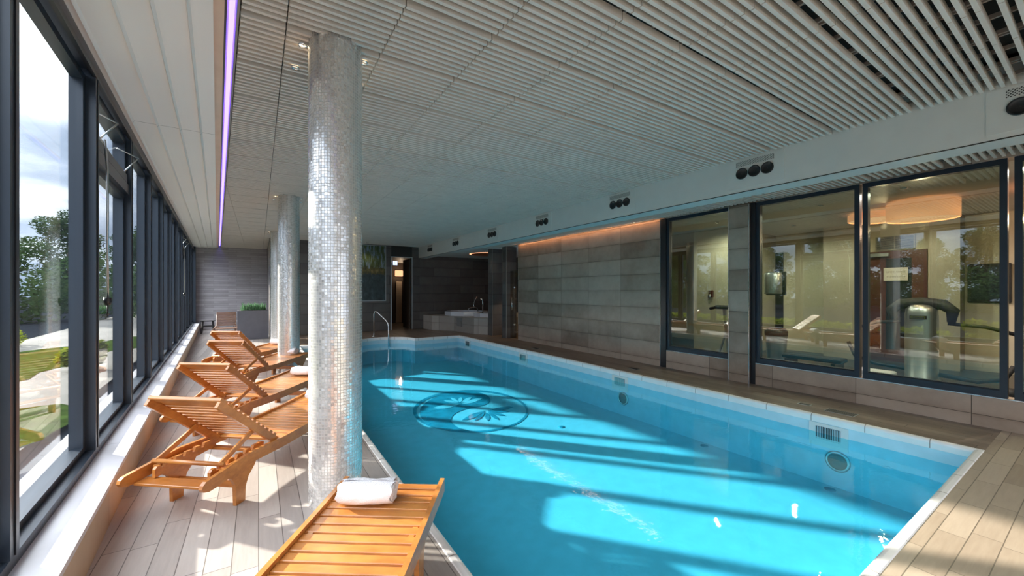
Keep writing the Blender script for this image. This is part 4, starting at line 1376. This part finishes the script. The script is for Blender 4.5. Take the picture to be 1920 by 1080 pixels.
def leafmesh(name, blobs, count, size, mat, parent, seed):
    rr_ = random.Random(seed)
    vv, ff = [], []
    tot = sum(b_[3] ** 2 for b_ in blobs)
    for (bx, by, bz, br, sq) in blobs:
        nleaf = int(count * br ** 2 / tot)
        for _ in range(nleaf):
            u_ = rr_.uniform(-1, 1); a = rr_.uniform(0, 2 * pi); q = math.sqrt(1 - u_ * u_)
            rad_ = br * rr_.uniform(.62, 1.08)
            p_ = Vector((bx + rad_ * q * cos(a), by + rad_ * q * sin(a), bz + rad_ * u_ * sq))
            d1 = Vector((rr_.gauss(0, 1), rr_.gauss(0, 1), rr_.gauss(0, .6))).normalized()
            d2 = d1.orthogonal().normalized()
            s_ = size * rr_.uniform(.6, 1.4)
            o_ = len(vv)
            vv += [p_ - d1 * s_, p_ + d2 * s_ * .5, p_ + d1 * s_, p_ - d2 * s_ * .5]
            ff.append((o_, o_ + 1, o_ + 2, o_ + 3))
    me = bpy.data.meshes.new(name); me.from_pydata([tuple(q_) for q_ in vv], [], ff); me.materials.append(M[mat])
    o_ = bpy.data.objects.new(name, me); COL.objects.link(o_); o_.parent = parent
    return o_
def make_tree(seed, H, spread):
    rr_ = random.Random(seed)
    t_ = empty('tree')
    mb = MB()
    mb.tube([(0, 0, -.2), (.1, .05, H * .25), (-.1, .1, H * .5), (.1, 0, H * .8)], [H * .022, H * .018, H * .013, H * .005], None, 8)
    blobs = []
    for k in range(26):
        a = rr_.uniform(0, 2 * pi); q = rr_.uniform(.1, 1) * spread; z = H * (.08 + .80 * (k + .5) / 26)
        q *= (1.2 - .6 * abs(z / H - .4))
        r_ = H * rr_.uniform(.10, .15)
        blobs.append((q * cos(a), q * sin(a), z, r_, .75))
        if k < 7: mb.tube([(0, 0, z * .7), (q * cos(a) * .5, q * sin(a) * .5, z * .88), (q * cos(a), q * sin(a), z)], [H * .008, H * .006, H * .003], None, 6)
    blobs.append((0, 0, H * .9, H * .1, .8))
    mb.build('trunk', 'bark', t_)
    leafmesh('crown', blobs, 14000, H * .014, 'leaf_tree', t_, seed)
    return t_
protos = [make_tree(11, 7.6, 2.1), make_tree(12, 6.9, 2.2), make_tree(13, 8.3, 2.2)]
# (azimuth from +Y towards -X, distance, scale)
tz = [(-1 + 11 * k, 40, 1.0) for k in range(11)] + [(4.5 + 11 * k, 51, 1.16) for k in range(10)]
used = set()
words = ['front row, first from the alcove wall', 'front row, seen past the far windows', 'front row, in the nearest window', 'front row, left part of the nearest window', 'front row, behind the nearest post',
         'front row, mirrored in the gym', 'front row, mirrored beside the tiled pier', 'front row, mirrored in the middle gym window', 'front row, mirrored over the gym door', 'front row, mirrored in the wide gym window', 'front row, mirrored at the right edge',
         'back row, behind the far windows', 'back row, with the tallest crown', 'back row, right of the tallest crown', 'back row, left of the tallest crown', 'back row, behind the first post', 'back row, mirrored in the left gym window', 'back row, mirrored by the slim window post',
         'back row, mirrored behind the machine', 'back row, mirrored at the far right', 'back row, last one behind the camera']
for i, (az, ds, sc) in enumerate(tz):
    pidx = i % 3
    if pidx not in used:
        o = protos[pidx]; used.add(pidx)
    else:
        o = copy_tree(protos[pidx])
    o.location = (-ds * sin(R(az)), ds * cos(R(az)), -.16)
    o.rotation_euler = (0, 0, i * 1.7)
    o.scale = (sc, sc, sc)
    tag(o, 'dark green leafy tree beyond the terrace, ' + words[i], 'tree', 'trees beyond the terrace')
t = empty('thicket', (0, 0, -.12)); tag(t, 'continuous dark green thicket of undergrowth below the trees', 'thicket', kind='stuff')
bl = []
for k in range(64):
    az = R(-4 + k * 1.8)
    for q in range(2):
        d_ = 33 + rr.uniform(-1.2, 1.2)
        bl.append((-d_ * sin(az), d_ * cos(az), rr.uniform(.5, 2.6), rr.uniform(1.2, 1.6), .8))
leafmesh('undergrowth', bl, 26000, .13, 'leaf_tree', t, 21)
t = empty('hedge', (-3.9, 9.0, -.12)); tag(t, 'low sunlit yellow-green hedge running along the terrace', 'hedge')
bl = [(FM * k + rr.uniform(-.05, .05), -6 + k * .45, .22 + rr.uniform(-.04, .05), .30, .9) for k in range(34)]
leafmesh('hedge_leaves', bl, 15000, .035, 'leaf_hedge', t, 4)
m = MB()
for (x_, y_, z_, r_, _q) in bl[::3]: m.tube([(x_, y_, 0), (x_ + .03, y_, z_)], .012, None, 6)
m.build('stems', 'bark', t)
for (x_, y_, s_, lb) in [(-3.0, 11.6, .45, 'small yellow-green bush on the terrace beyond the second window'), (-3.5, 2.0, .6, 'fern-like green bush mirrored in the gym door glass')]:
    t = empty('bush', (x_, y_, -.12)); tag(t, lb, 'bush')
    bb_ = [(rr.uniform(-.5, .5) * s_, rr.uniform(-.5, .5) * s_, rr.uniform(.3, 1.1) * s_, .4 * s_, .8) for _ in range(7)]
    leafmesh('bush_leaves', bb_, 2500, .05, 'leaf_hedge', t, int(s_ * 100))
    m = MB()
    for q in bb_: m.tube([(0, 0, 0), (q[0], q[1], q[2])], .01, None, 6)
    m.build('stems', 'bark', t)
